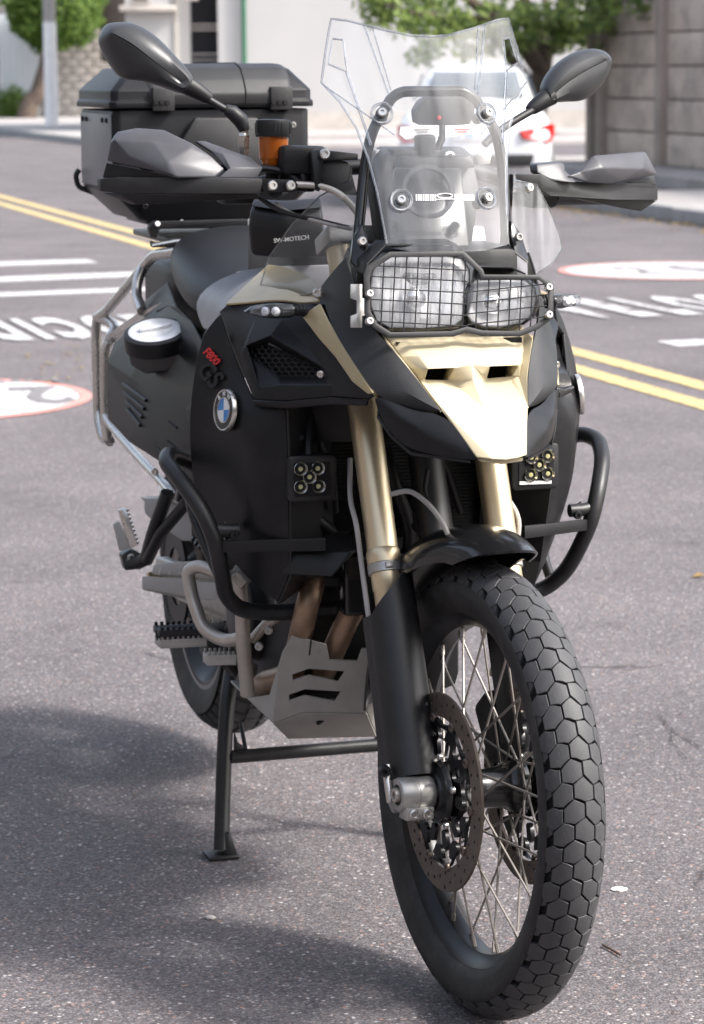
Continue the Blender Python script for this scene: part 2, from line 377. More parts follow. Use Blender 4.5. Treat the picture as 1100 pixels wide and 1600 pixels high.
M['wpaint'] = road_paint('white road paint', (0.50, 0.495, 0.50), 0.515); M['ypaint'] = road_paint('yellow road paint', (0.52, 0.385, 0.155), 0.515)
M['rpaint'] = road_paint('red road paint', (0.55, 0.23, 0.20)); M['gpaint'] = road_paint('grey road paint', (0.16, 0.15, 0.155))
M['conc'] = mat('pavement concrete', (0.34, 0.32, 0.31), 0.85, var=0.12, scale=2.5, bump=0.4, bscale=60, dirt=((0.16, 0.14, 0.13), 0.5, 3, 0.5))
M['kerb'] = mat('kerb concrete', (0.30, 0.295, 0.29), 0.85, var=0.15, scale=4, bump=0.4, bscale=60, dirt=((0.13, 0.12, 0.11), 0.6, 5, 0.5))
M['wallconc'] = mat('cast wall panel', (0.54, 0.445, 0.375), 0.9, var=0.22, scale=1.6, bump=0.5, bscale=40, dirt=((0.20, 0.17, 0.155), 0.6, 2.5, 0.48))
M['wallpost'] = mat('cast wall post', (0.36, 0.30, 0.26), 0.9, var=0.2, scale=2, bump=0.4, bscale=40)
M['plaster'] = mat('white plaster', (0.43, 0.42, 0.415), 0.85, var=0.04, scale=0.7, bump=0.2, bscale=40, dirt=((0.45, 0.42, 0.40), 0.25, 0.6, 0.5))
M['trim'] = mat('dirty plaster ledge', (0.46, 0.42, 0.38), 0.85, var=0.15, scale=3)
M['block'] = mat('grey wall block', (0.40, 0.37, 0.345), 0.9, var=0.15, scale=3, bump=0.4, bscale=30)
M['mortar'] = mat('mortar', (0.30, 0.28, 0.265), 0.95)
M['darkglass'] = mat('dark window glass', (0.02, 0.022, 0.026), 0.08, var=0.1)
M['gate'] = mat('white sheet gate', (0.62, 0.65, 0.67), 0.5, var=0.05)
M['bark'] = mat('grey brown bark', (0.10, 0.075, 0.06), 0.95, var=0.3, scale=9, bump=0.8, bscale=25)
M['pole'] = mat('white painted pole', (0.86, 0.84, 0.81), 0.6, var=0.05, scale=5)
M['polegrey'] = mat('bare concrete pole', (0.36, 0.34, 0.32), 0.8, var=0.1, scale=5)
def leafmat(name, a, b_):
    m = mat(name, a, 0.55, var=0.3, scale=4); nt = m.node_tree; n = nt.nodes; L = nt.links; b = n['Principled BSDF']
    oi = n.new('ShaderNodeNewGeometry'); r = n.new('ShaderNodeValToRGB'); r.color_ramp.elements[0].color = (*a, 1); r.color_ramp.elements[1].color = (*b_, 1)
    L.new(oi.outputs['Random Per Island'], r.inputs['Fac']); L.new(r.outputs[0], b.inputs['Base Color'])
    b.inputs['Transmission Weight'].default_value = 0.0
    tr = n.new('ShaderNodeBsdfTranslucent'); L.new(r.outputs[0], tr.inputs[0]); ms = n.new('ShaderNodeMixShader'); ms.inputs[0].default_value = 0.4
    L.new(b.outputs[0], ms.inputs[1]); L.new(tr.outputs[0], ms.inputs[2]); L.new(ms.outputs[0], n['Material Output'].inputs[0]); return m
M['leaf'] = leafmat('clipped tree leaf', (0.06, 0.13, 0.02), (0.17, 0.25, 0.05))
M['leaf2'] = leafmat('street tree leaf', (0.05, 0.10, 0.02), (0.30, 0.38, 0.10))
M['dryleaf'] = leafmat('dry leaf', (0.28, 0.16, 0.06), (0.40, 0.30, 0.10))

def sheet(name, pts, z, m, parent=None, kind=None):
    bm = bmesh.new(); bm.faces.new([bm.verts.new((p[0], p[1], z)) for p in pts]); o = finish(name, bm, m, parent, smooth=0)
    if o.data.polygons[0].normal.z < 0: o.data.flip_normals()
    return tag(o, kind=kind)
ground = sheet('ground', [(-900, -200), (900, -200), (900, 1800), (-900, 1800)], -0.02, mat('bare ground', (0.16, 0.145, 0.13), 0.95, scale=0.3), kind='structure')
KX = 8.62                                          # the far kerb line
road = sheet('road', [(-9, -60), (KX+0.1, -60), (KX+0.1, 140), (-9, 140)], 0.0, M['asphalt'], kind='structure')
bm = bmesh.new()                                   # side street leaving to the right, beyond the parked car
side = sheet('side_street', [(KX+0.1, 22.3), (70, 22.3), (70, 43.0), (KX+0.1, 43.0)], -0.004, M['asphalt'], kind='structure')
# painted on the road
def strip(name, a, b, w, m, z=0.004):
    a, b = Vector((a[0], a[1], 0)), Vector((b[0], b[1], 0)); s = (b-a).normalized().cross(Vector((0, 0, 1)))*w/2
    return sheet(name, [a+s, b+s, b-s, a-s], z, m, road)
strip('yellow_line', (3.30, -10), (3.52, 60), 0.13, M['ypaint']); strip('yellow_line', (3.58, -10), (3.80, 60), 0.13, M['ypaint'])
strip('white_line', (-2.4, 15.9), (2.62, 16.1), 0.42, M['wpaint']); strip('white_line', (-2.4, 14.1), (3.1, 14.75), 0.42, M['wpaint']); strip('white_line', (-2.4, 13.05), (3.1, 13.45), 0.30, M['wpaint'])
strip('white_line', (4.22, 9.0), (6.2, 9.05), 0.28, M['wpaint'])
def roundel(cx, cy, r, turn):
    fr = Matrix.Translation((cx, cy, 0.005)) @ Matrix.Rotation(turn, 4, 'Z')
    flat('speed_ring', [circ(r, 64), circ(r*0.935, 64)], 0.002, M['rpaint'], fr, road)
    flat('speed_disc', [circ(r*0.93, 64)], 0.002, M['wpaint'], fr, road)
roundel(0.165, 7.98, 0.81, pi); roundel(6.27, 13.6, 0.81, 0)
def glyph(name, ch, x, y, turn, h, sx, bold, z=0.008, m='wpaint'):
    return text(name, ch, h/0.7, 0.002, M[m], Matrix.Translation((x, y, z)) @ Matrix.Rotation(turn, 4, 'Z'), road, sx=sx, bold=bold)
for x, ch in ((0.755, '2'), (0.36, '0')): glyph('speed_digit', ch, x, 7.95, pi, .60, .52, .02, m='gpaint')
glyph('speed_unit', 'km/h', 0.70, 8.47, pi, .15, 1.1, .004, m='gpaint')
for x, ch in ((6.02, '2'), (6.42, '0')): glyph('speed_digit', ch, x, 13.62, 0, .60, .52, .02, m='gpaint')
for x, ch in ((2.42, 'V'), (2.17, 'E'), (1.93, 'L'), (1.69, 'O'), (1.43, 'C'), (1.245, 'I'), (1.06, 'D'), (0.81, 'A'), (0.56, 'D')): glyph('painted_letter', ch, x, 11.03, pi, 1.10, .17, .085)
for i, ch in enumerate('VELOCIDAD'): glyph('painted_letter', ch, 4.46+.27*i-(.05 if i > 5 else 0), 10.95, 0, 1.05, .19, .085)
# kerbs and pavements (a kerb stone is 1 m long)
def kerb_run(x, y0, y1, parent, stone=1.0):
    n = int((y1-y0)/stone)
    bm = add_box(bmesh.new(), (0, 0, 0), (0.16, stone-0.012, 0.26)); src = finish('kerb_stone', bm, M['kerb'], parent, Matrix.Translation((x, y0+stone/2, 0.01)), bevel=0.015)
    for i in range(1, n): copy(src, Matrix.Translation((x+random.uniform(-.006, .006), y0+(i+0.5)*stone, 0.01+random.uniform(-.006, .006))), parent)
def paving(name, x0, x1, y0, y1, z=0.135):
    o = tag(box(name, ((x0+x1)/2, (y0+y1)/2, z/2-0.05), (x1-x0, y1-y0, z+0.1), M['conc'], bevel=0), kind='structure'); return o
pv = paving('pavement', KX+0.165, 13.6, 12.0, 22.2); kerb_run(KX+0.08, 12, 22.2, pv)
pv4 = paving('pavement', 11.4, 13.6, 22.22, 33.0, 0.128)
pv2 = paving('pavement', KX+0.165, 20, 43.2, 46.2, 0.06)
pv3 = paving('pavement', KX+0.165, 20, 46.3, 110); kerb_run(KX+0.08, 46.4, 80.4, pv3, 2.0)
# dry leaves in the gutter
bm = bmesh.new()
for i in range(420):
    x, y = KX-abs(random.gauss(0, 0.16))-0.01, random.uniform(13, 23)
    if random.random() < 0.25: x -= random.uniform(0, 0.5)
    a = random.uniform(0, 6.28); s = random.uniform(.015, .04); c, d = Vector((cos(a), sin(a), 0.3*random.uniform(-1, 1)))*s, Vector((-sin(a), cos(a), 0.3*random.uniform(-1, 1)))*s*.6
    p = Vector((x, y, 0.012+random.uniform(0, .015))); bm.faces.new([bm.verts.new(p+q) for q in (c, d, -c, -d)])
tag(finish('fallen_leaves', bm, M['dryleaf'], smooth=0), label='scatter of small dry leaves along the gutter of the kerb', cat='leaves', kind='stuff')
bm = bmesh.new()
for i in range(46):
    p = G(random.uniform(40, 130), random.uniform(535, 600)) if i < 30 else G(random.uniform(0, 150), random.uniform(370, 410))
    a = random.uniform(0, 6.28); s = random.uniform(.008, .03); c, d = Vector((cos(a), sin(a), 0))*s, Vector((-sin(a), cos(a), 0))*s*.6
    bm.faces.new([bm.verts.new(p+Vector((0, 0, .009))+q) for q in (c, d, -c, -d)])
tag(finish('fallen_leaves', bm, M['dryleaf'], smooth=0), label='few small yellow leaves lying beside the painted speed circle', cat='leaves', kind='stuff')
# pale crumbs on the asphalt near the bike
def crumb(p, s, m, label, cat, flatz=0.4):
    bm = bmesh.new(); bmesh.ops.create_icosphere(bm, subdivisions=2, radius=s)
    for v in bm.verts: v.co *= random.uniform(.75, 1.15)
    for v in bm.verts: v.co.z *= flatz
    tag(finish(cat, bm, m, None, Matrix.Translation((p.x, p.y, s*flatz*0.8))), label, cat.replace('_', ' '))
crumb(G(968, 1391), 0.014, M['white'], 'flat white chip of litter lying right of the front tyre', 'paper_scrap', 0.2)
crumb(G(329, 1436), 0.009, M['polegrey'], 'small grey stone on the shaded asphalt before the stand foot', 'pebble')
bm = bmesh.new()
for k, q in enumerate(cr([G(942, 1480), G(955, 1487), G(970, 1495)], 5)): pass
tag(tube('twig', [Vector((p.x, p.y, 0.004)) for p in cr([G(942, 1480), G(955, 1487), G(970, 1496)], 5)], 0.0022, M['bark'], None, 6), 'short dark twig on the asphalt right of the front tyre', 'twig')
c0 = G(1092, 903)
bm = bmesh.new(); bm.faces.new([bm.verts.new(c0+Vector(q)) for q in ((-.022, 0, .004), (0, -.014, .010), (.026, .004, .005), (.003, .016, .013))])
tag(finish('dry_leaf', bm, M['dryleaf'], smooth=0), 'single curled dry leaf on the asphalt behind the crash bar', 'leaf')

def crack(pts, w, n=9):
    q = cr([G(*p) for p in pts], n); bm = bmesh.new(); prev = None
    for i, p in enumerate(q):
        p = p+Vector((random.gauss(0, w*.35), random.gauss(0, w*.8), 0)); k = w*random.uniform(.25, .6)*(1 if 0 < i < len(q)-1 else .1)
        pr_ = (bm.verts.new((p.x-k*.5, p.y+k*.5, .0035)), bm.verts.new((p.x+k*.5, p.y-k*.5, .0035)))
        if prev: bm.faces.new((prev[0], prev[1], pr_[1], pr_[0]))
        prev = pr_
    finish('crack', bm, M['crackfill'], road, smooth=0)
M['crackfill'] = mat('dark crack tar', (0.035, 0.032, 0.032), 0.9)  # one even dark tone for the crack strips
crack([(1030, 1118), (1046, 1140), (1066, 1152), (1098, 1172)], .006); crack([(1046, 1140), (1052, 1165), (1075, 1190)], .004); crack([(845, 690), (920, 688), (1000, 697), (1100, 694)], .005, 12)
crack([(140, 1490), (260, 1478), (330, 1486)], .003); crack([(20, 985), (90, 1003), (180, 998)], .004)

# ------------------------------------------------------------------ panel wall on the right
wall = thing('panel_wall', 'weathered grey brown wall of stacked cast concrete panels between posts', 'wall', (13.3, 29, 0))
WX, PH = 12.7, 0.43
ys = [30.6-2.05*i for i in range(9)]
for i, y in enumerate(ys):
    box('wall_post', (WX-0.03, y, 1.9), (0.22, 0.16, 3.9), M['wallpost'], wall, 0.01)
    if i == 0: continue
    for k in range(9):
        box('wall_panel', (WX+random.uniform(-.008, .008), y+1.025, 0.13+PH/2+k*PH), (0.07, 1.87, PH-0.022), M['wallconc'], wall, 0.008)
box('wall_backing', (WX+0.08, 22.5, 1.9), (0.05, 17, 3.85), M['gpaint'], wall, 0)  # added sheet keeps brightness behind from showing through the panel gaps
box('wall_post', (WX-0.03, 30.95, 1.9), (0.22, 0.16, 3.9), M['wallpost'], wall, 0.01)

# ------------------------------------------------------------------ white house
house = thing('house', 'white plastered house with one dark barred window behind the motorcycle', 'house', (20, 56, 0))
def bg(px, d, z=None, py=None):                    # a point seen in column px at depth d along the view
    p = CAM + (AX*((px-550)/F_PX) - AY*(((py if py is not None else 105)-800)/F_PX) + AZ)*d
    if z is not None: p.z = z
    return p
FX = Vector((cos(YAW), -sin(YAW), 0)); FY = Vector((sin(YAW), cos(YAW), 0)); HM = Matrix(((FX.x, FY.x, 0, 0), (FX.y, FY.y, 0, 0), (0, 0, 1, 0), (0, 0, 0, 1)))
D = 57.0; sc = D/F_PX
def hx(px): return (px-550)*sc
h0 = CAM + FY*D; h0.z = 0; HF = Matrix.Translation(h0) @ HM       # local x along the facade, y away, z up
def hbox(name, x0, x1, z0, z1, y0, y1, m, parent, bevel=0.0): return box(name, ((x0+x1)/2, (y0+y1)/2, (z0+z1)/2), (x1-x0, y1-y0, z1-z0), m, parent, bevel, xf=HF)
def hz(py): return CAM.z+(105-py)*sc
wl, wr, wt, wb = hx(305), hx(349), hz(-28), hz(101)
H = 6.5
hbox('wall', hx(287), wl, -0.1, H, 0.35, 6, M['plaster'], house); hbox('wall', wr, hx(960), -0.1, H, 0.0, 6, M['plaster'], house)
hbox('wall', hx(207), hx(287), -0.1, H, 0.0, 6, M['plaster'], house)
hbox('wall', wl, wr, -0.1, wb, 0.35, 6, M['plaster'], house); hbox('wall', wl, wr, wt, H, 0.35, 6, M['plaster'], house)
hbox('jamb', hx(282), hx(287)+0.0, -0.1, H, -0.04, -0.003, M['trim'], house)
win = hbox('window', wl+0.01, wr-0.01, wb+0.01, wt-0.01, 0.62, 0.68, M['darkglass'], house)
for z in (hz(92), hz(83), hz(45), hz(38)): hbox('bar', wl+0.005, wr-0.005, z-0.02, z+0.02, 0.55, 0.6, M['trim'] if z > hz(60) else M['polegrey'], win)
hbox('ledge', hx(200), hx(286), hz(18), hz(9), -0.35, -0.004, M['trim'], house, 0.02); hbox('ledge', hx(286), hx(320), hz(2), hz(-6), -0.2, -0.004, M['trim'], house, 0.02)
up = hbox('window', hx(220), hx(242), hz(2), hz(-40), -0.03, -0.004, M['darkglass'], house); hbox('sill', hx(216), hx(246), hz(5), hz(2.2), -0.12, -0.003, M['trim'], up)
hbox('plinth', wr, hx(960), -0.1, 0.5, -0.05, -0.004, M['trim'], house)
o = tube('drain_pipe', [HF @ Vector((hx(389), -0.09, 0.1)), HF @ Vector((hx(389), -0.09, H))], 0.055, mat('green pipe', (0.03, 0.12, 0.07), 0.5), house, 10)
# left of it: block wall and sheet gate
D2 = 74.0
bwall = thing('block_wall', 'grey concrete block wall behind the round clipped tree', 'wall', bg(140, D2, 0))
bf = Matrix.Translation(bg(130, D2, 0)) @ HM
wallb = box('mortar', (0, 0.10, 1.6), (4.6, 0.16, 3.4), M['mortar'], bwall, 0, xf=bf)
bsrc = None
for r in range(15):
    for k in range(11):
        T = bf @ Matrix.Translation((-2.2+k*0.41+(0.2 if r % 2 else 0), random.uniform(-.008, .008), 0.12+r*0.21))
        if bsrc is None: bsrc = box('block', (0, 0, 0), (0.395, 0.06, 0.196), M['block'], bwall, 0.006, xf=T)
        else: copy(bsrc, T, bwall)
gate = thing('sheet_gate', 'pale sheet metal gate beside dark post behind the leaning trunk', 'gate', bg(30, D2, 0))
gf = Matrix.Translation(bg(28, D2-0.3, 0)) @ HM
for k in range(7): box('sheet', (-0.45+k*0.16, 0, 1.5), (0.15, 0.04, 2.9), M['gate'], gate, 0.006, xf=gf)
box('post', (-0.72, 0, 1.6), (0.26, 0.2, 3.3), mat('dark post', (0.03, 0.028, 0.03), 0.6), gate, 0.01, xf=gf)
dark = thing('gate_pillar', 'tall dark brown house corner behind the lamp pole', 'pillar', bg(190, D2-2, 0))
box('shaft', (0, 0, 2.5), (1.0, 0.5, 5.0), mat('dark brown wall', (0.05, 0.04, 0.035), 0.8, var=0.3, scale=3), dark, 0.02, xf=Matrix.Translation(bg(188, D2-1.0, 0) + Vector((0, 0, 1.62))) @ HM)

# ------------------------------------------------------------------ pole
pole = thing('lamp_pole', 'white painted concrete pole with bare grey top on the left pavement', 'pole', bg(79, 62, 0))
pb = bg(79, 62, 0)
lathe('shaft', [(0, 0), (0.165, 0), (0.15, 2.42), (0, 2.42)], Matrix.Translation(pb+Vector((0, 0, 0.1))), M['pole'], pole, 24, close=False)
lathe('upper_shaft', [(0, 2.523), (0.149, 2.523), (0.12, 8), (0, 8)], Matrix.Translation(pb), M['polegrey'], pole, 24, close=False)

# ------------------------------------------------------------------ trees
def leaves(bm, c, rad, n, s, shell_=0.0, sq=1.0):
    for i in range(n):
        while True:
            p = Vector((random.uniform(-1, 1), random.uniform(-1, 1), random.uniform(-1, 1)))
            if shell_ <= p.length <= 1: break
        p = Vector((p.x*rad[0], p.y*rad[1], p.z*rad[2]))+c
        a = Vector((random.gauss(0, 1), random.gauss(0, 1), random.gauss(0, 1))).normalized(); b = a.orthogonal().normalized()
        q = s*random.uniform(.6, 1.3); bm.faces.new([bm.verts.new(p+v) for v in (a*q, b*q*.5, -a*q, -b*q*.5)])
tb = bg(38, 72, 0)
tree = thing('clipped_tree', 'small tree with round clipped green crown on leaning trunk', 'tree', tb)
tt = bg(74, 72, py=92)
tpts = cr([tb+Vector((0, 0, 0.0)), tb+Vector((0.12, 0, 0.5)), (tb+tt)/2+Vector((0.02, 0, -0.05)), tt, bg(92, 72, py=60)], 6)
tube('trunk', tpts, [0.30-0.17*i/(len(tpts)-1) for i in range(len(tpts))], M['bark'], tree, 10)
bm = bmesh.new(); cc = bg(84, 72, py=12)
add_c = [(cc, (1.30, 1.3, 1.15), 11000, 0.6)]
for c, r, n, s_ in add_c: leaves(bm, c, r, n, 0.075, s_)
for i in range(26):
    d = Vector((random.gauss(0, 1), random.gauss(0, 1), random.gauss(0, 1))).normalized(); leaves(bm, cc+Vector((d.x*1.2, d.y*1.2, d.z*1.05)), (0.30, 0.30, 0.27), 170, 0.07)
tag(finish('crown', bm, M['leaf'], tree, smooth=0), kind='stuff')
bm = bmesh.new(); pb2 = bg(18, 73.2, 0)
for i in range(700):
    a = random.uniform(0, 6.28); r = random.random()**.5*0.55; h = random.uniform(0.1, 1.0)*(1-r*0.8); p = pb2+Vector((cos(a)*r, sin(a)*r, 0.1+h))
    d = Vector((random.gauss(0, .6), random.gauss(0, .6), 1)).normalized(); s_ = d.orthogonal().normalized(); q = random.uniform(.06, .16)
    bm.faces.new([bm.verts.new(p+v) for v in (-d*q, s_*q*.25, d*q, -s_*q*.25)])
bush = thing('shrub', 'low green shrub at the foot of the leaning trunk', 'shrub', pb2); tag(finish('foliage', bm, M['leaf'], bush, smooth=0), kind='stuff')
# big street tree right of centre
DT = 37.0
t0 = bg(835, DT, 0)
big = thing('street_tree', 'dark trunked street tree with broad green crown behind the windscreen', 'tree', t0)
base = bg(838, DT, py=175)
tube('trunk', cr([t0, bg(832, DT, py=215), base, bg(845, DT, py=125), bg(850, DT, py=85)], 5), [0.19]*5+[0.17]*5+[0.15]*5+[0.13]*5+[0.11], M['bark'], big, 10)
def limb(pts, r0, r1):
    q = cr([bg(px, DT+dy, py=py) for px, py, dy in pts], 5); tube('limb', q, [r0+(r1-r0)*i/(len(q)-1) for i in range(len(q))], M['bark'], big, 8)
limb([(848, 95, 0), (865, 60, .2), (880, 20, .3), (890, -40, .4)], 0.12, 0.07)
limb([(846, 110, 0), (815, 70, -.3), (770, 30, -.5), (720, -10, -.7)], 0.13, 0.06)
limb([(849, 88, 0), (838, 40, .4), (820, 0, .6), (800, -50, .8)], 0.11, 0.06)
limb([(860, 70, .2), (900, 45, -.2), (950, 20, -.4), (1000, 0, -.6)], 0.08, 0.03)
limb([(842, 140, 0), (812, 110, .5), (785, 70, .8), (770, 20, .9)], 0.10, 0.05)
limb([(852, 80, .0), (858, 40, .9), (850, -10, 1.4)], 0.10, 0.05)
limb([(900, 45, -.2), (960, 5, -1.2), (1040, -30, -1.8)], 0.06, 0.03)
limb([(770, 30, -.5), (700, 25, -.9), (640, 20, -1.2), (600, 5, -1.3)], 0.05, 0.02)
bm = bmesh.new()
for i in range(330):
    u = random.random()
    px = random.uniform(560, 1045); c = (px-805)/240
    low = 84-64*c*c+random.uniform(-34, 8)
    if px > 900: low = 62-40*((px-900)/130)
    py = low-abs(random.gauss(0, 45)) if u < .75 else random.uniform(-150, low)
    dz = random.uniform(-1.5, 1.5)
    r = random.uniform(.10, .27); leaves(bm, bg(px, DT+dz, py=py), (r, r, r*.75), int(random.uniform(10, 30)), 0.075)
for i in range(46):
    leaves(bm, bg(random.uniform(880, 1062), DT-2+random.uniform(-1, 1), py=random.uniform(-60, 44)-abs(random.gauss(0, 8))), (.2, .2, .13), int(random.uniform(10, 26)), 0.07)
limb_far = None
for i in range(24):
    leaves(bm, bg(random.uniform(640, 800), DT+random.uniform(-1, 1), py=random.uniform(40, 100)), (.16, .16, .12), 16, 0.07)
tag(finish('crown', bm, M['leaf2'], big, smooth=0), kind='stuff')

# ------------------------------------------------------------------ parked white car, seen from behind
M['carpaint'] = mat('white car paint', (0.74, 0.75, 0.77), 0.18, var=0.01, coat=0.8)
M['carglass'] = mat('tinted car glass', (0.035, 0.05, 0.06), 0.06, var=0.05, coat=0.5)
M['tail'] = mat('red tail lamp', (0.50, 0.015, 0.012), 0.15, var=0.1, coat=0.7)
car = thing('parked_car', 'white saloon parked at the kerb with red tail lamp, seen through windscreen', 'car', (7.79, 22.07, 0))
CXc, CY0 = 7.79, 22.07                              # car centre line and rear bumper
KW = 0.90
def csec(y, prof): return [Vector((CXc+x*KW, CY0+y, z)) for x, z in prof]
def half(ps): return ps + [(-x, z) for x, z in ps[::-1]]
rings = []
for y, w, zt, zb, tw in ((0.0, .70, .80, .42, .60), (0.06, .82, .92, .30, .66), (0.22, .88, 1.00, .24, .70), (0.6, .90, 1.04, .20, .74), (1.1, .90, 1.02, .20, .76), (3.2, .90, 0.98, .20, .76), (4.0, .87, .88, .20, .70), (4.45, .78, .72, .28, .60), (4.55, .66, .60, .40, .5)):
    rings.append(csec(y, half([(0.0001, zb), (w*.9, zb), (w, zb+.18), (w, (zt+zb)/2+.08), (w*.95, zt-.09), (tw, zt), (0.0001, zt+.025)])))
finish('body', add_loft(bmesh.new(), rings), M['carpaint'], car, smooth=60, sub=1)
gl = []
for y, w, z in ((0.55, .70, 1.03), (1.15, .60, 1.36), (1.5, .57, 1.43), (2.3, .58, 1.44), (2.7, .60, 1.40), (3.35, .70, 1.0)):
    gl.append(csec(y, half([(0.0001, .96), (.78 if y > .6 and y < 3.3 else w, .96), (w*1.06, (z+.96)/2), (w, z-.03), (w*.8, z+.012), (0.0001, z+.03)])))
finish('greenhouse', add_loft(bmesh.new(), gl), M['carpaint'], car, smooth=60, sub=1)
def cq(name, pts, m, t=0.02): return shell(name, [Vector((CXc+x*KW, CY0+y, z)) for x, y, z in pts], [list(range(len(pts)))], m, car, t, 0.004)
cq('rear_window', [(-.56, .66, 1.10), (.56, .66, 1.10), (.49, 1.12, 1.365), (-.49, 1.12, 1.365)], M['carglass'])
cq('side_window', [(.73, .95, 1.08), (.74, 2.9, 1.08), (.62, 2.55, 1.36), (.63, 1.35, 1.36)], M['carglass'])
cq('side_window', [(-.73, .95, 1.08), (-.63, 1.35, 1.36), (-.62, 2.55, 1.36), (-.74, 2.9, 1.08)], M['carglass'])
for s in (1, -1):
    q = [(s*.50, -.012, .78), (s*.86, .09, .85), (s*.90, .26, .84), (s*.90, .24, .73), (s*.84, .05, .66), (s*.54, -.02, .70)]
    shell('tail_lamp', [Vector((CXc+x*KW, CY0+y, z)) for x, y, z in (q if s > 0 else q[::-1])], [list(range(6))], M['tail'], car, 0.04, 0.01)
cq('number_plate', [(-.26, -.03, .69), (.26, -.03, .69), (.26, -.03, .80), (-.26, -.03, .80)], M['white'])
text('plate_text', 'P 482 105', 0.09, 0.002, M['blue'], frame((CXc, CY0-0.045, .742), x=(1, 0, 0), z=(0, -1, 0)), car)
cq('bumper_trim', [(-.62, -.02, .42), (.62, -.02, .42), (.66, .0, .54), (-.66, .0, .54)], M['black'])
cq('brake_light', [(-.12, .72, 1.075), (.12, .72, 1.075), (.12, .73, 1.10), (-.12, .73, 1.10)], M['tail'])
for sx in (-.72, .72):
    for y in (.95, 3.6):
        w = lathe('wheel', [(0.0, -.1), (.2, -.1), (.31, -.09), (.32, -.05), (.32, .05), (.31, .09), (.2, .1), (0, .1)], frame((CXc+sx, CY0+y, .32), z=(1, 0, 0)), M['rubber'], car, 32, close=False)
        lathe('rim', [(0, -.04), (.19, -.112), (.2, -.108), (.2, .108), (.19, .112), (0, .04)], frame((CXc+sx, CY0+y, .32), z=(1, 0, 0)), M['alu'], w, 24, close=False)

car.rotation_euler = (0, 0, R(-19))
# ------------------------------------------------------------------ added unseen houses behind and left of the camera, for reflections
def added_house(label, c, size, ridge, rotz, m):
    T = Matrix.Translation(c) @ Matrix.Rotation(rotz, 4, 'Z'); h = thing('house', label, 'house', c); w, d, z = size
    a = box('wall', (0, 0, z/2), (w, d, z), m, h, 0, xf=T)
    prism('roof', [Vector(p) for p in ((-w/2-.4, -d/2-.4, z+.004), (-w/2-.4, d/2+.4, z+.004), (-w/2-.4, 0, z+ridge))], (w+.8, 0, 0), M['rooftile'], h, 0, T)
    for k in range(int(w//3)):
        x = -w/2+1.6+k*3
        f = box('window', (x, d/2+.01, 1.7), (1.3, .08, 1.3), M['trim'], h, .01, xf=T); box('pane', (x, d/2+.035, 1.7), (1.1, .06, 1.1), M['darkglass'], f, 0, xf=T)
M['rooftile'] = mat('dark roof tiles', (0.12, 0.07, 0.05), 0.8, var=0.25, scale=6); M['brickwall'] = mat('brown plaster', (0.11, 0.09, 0.08), 0.9, scale=1)
M['ochre'] = mat('grey plaster', (0.10, 0.10, 0.105), 0.9, scale=1)  # walls of the added houses kept dark so reflections stay dark
added_house('added unseen low brown house for the dark panels to reflect', Vector((-14.5, -4, 0)), (14, 8, 6.5), 2.2, -pi/2, M['brickwall'])
added_house('added unseen grey two storey house for the dark panels to reflect', Vector((-14.5, 14, 0)), (16, 8, 7.5), 2.2, -pi/2, M['ochre'])
added_house('added unseen brown house behind the camera for reflections', Vector((-3, -19, 0)), (22, 8, 7.0), 2.4, 0, M['brickwall'])

# =================================================================== the motorcycle
bike = thing('motorcycle', 'black and cream adventure motorcycle on its centre stand on the road', 'motorcycle', (0, 0.7, 0))
XF = frame((0, 0, FR), z=(1, 0, 0), up=(0, 0, 1))          # wheel frame: local z along the axle
AXT = Matrix.Translation((0, 0, FR))
def AR(a): return ST @ AXT @ Matrix.Rotation(a, 4, 'X') @ AXT.inverted()
# ---- front tyre and its tread blocks
RT, RC, GD = 0.0495, 0.2975, 0.0065
def tsurf(th, ph, d=0.0): r = RC+(RT-d)*cos(ph); return Vector(((RT-d)*sin(ph), -r*sin(th), FR+r*cos(th)))
prof = [(0.268, -0.029), (0.272, -0.034), (0.285, -0.041), (0.300, -0.0455), (0.312, -0.0465)]
prof += [(RC+(RT-GD)*cos(R(a)), (RT-GD)*sin(R(a))) for a in range(-70, 71, 10)]
prof += [(r, -x) for r, x in prof[4::-1]]
tyre = lathe('front_tyre', prof, XF, M['gap'], bike, 96, ST, 50)
lathe('sidewall', [(0.2675, -0.0295), (0.270, -0.0365), (0.284, -0.0435), (0.300, -0.0475), (0.3135, -0.0480), (0.3165, -0.0455), (0.300, -0.0445), (0.28, -0.0395)], XF, M['rubber'], tyre, 96, ST, 50)
lathe('sidewall', [(0.2675, 0.0295), (0.270, 0.0365), (0.284, 0.0435), (0.300, 0.0475), (0.3135, 0.0480), (0.3165, 0.0455), (0.300, 0.0445), (0.28, 0.0395)], XF, M['rubber'], tyre, 96, ST, 50)
NB = 38; P2 = pi/NB
HV, H1, H2, VMAX = 18.5, .175, .325, 70.0          # half width in degrees, shoulder and tip in pitches
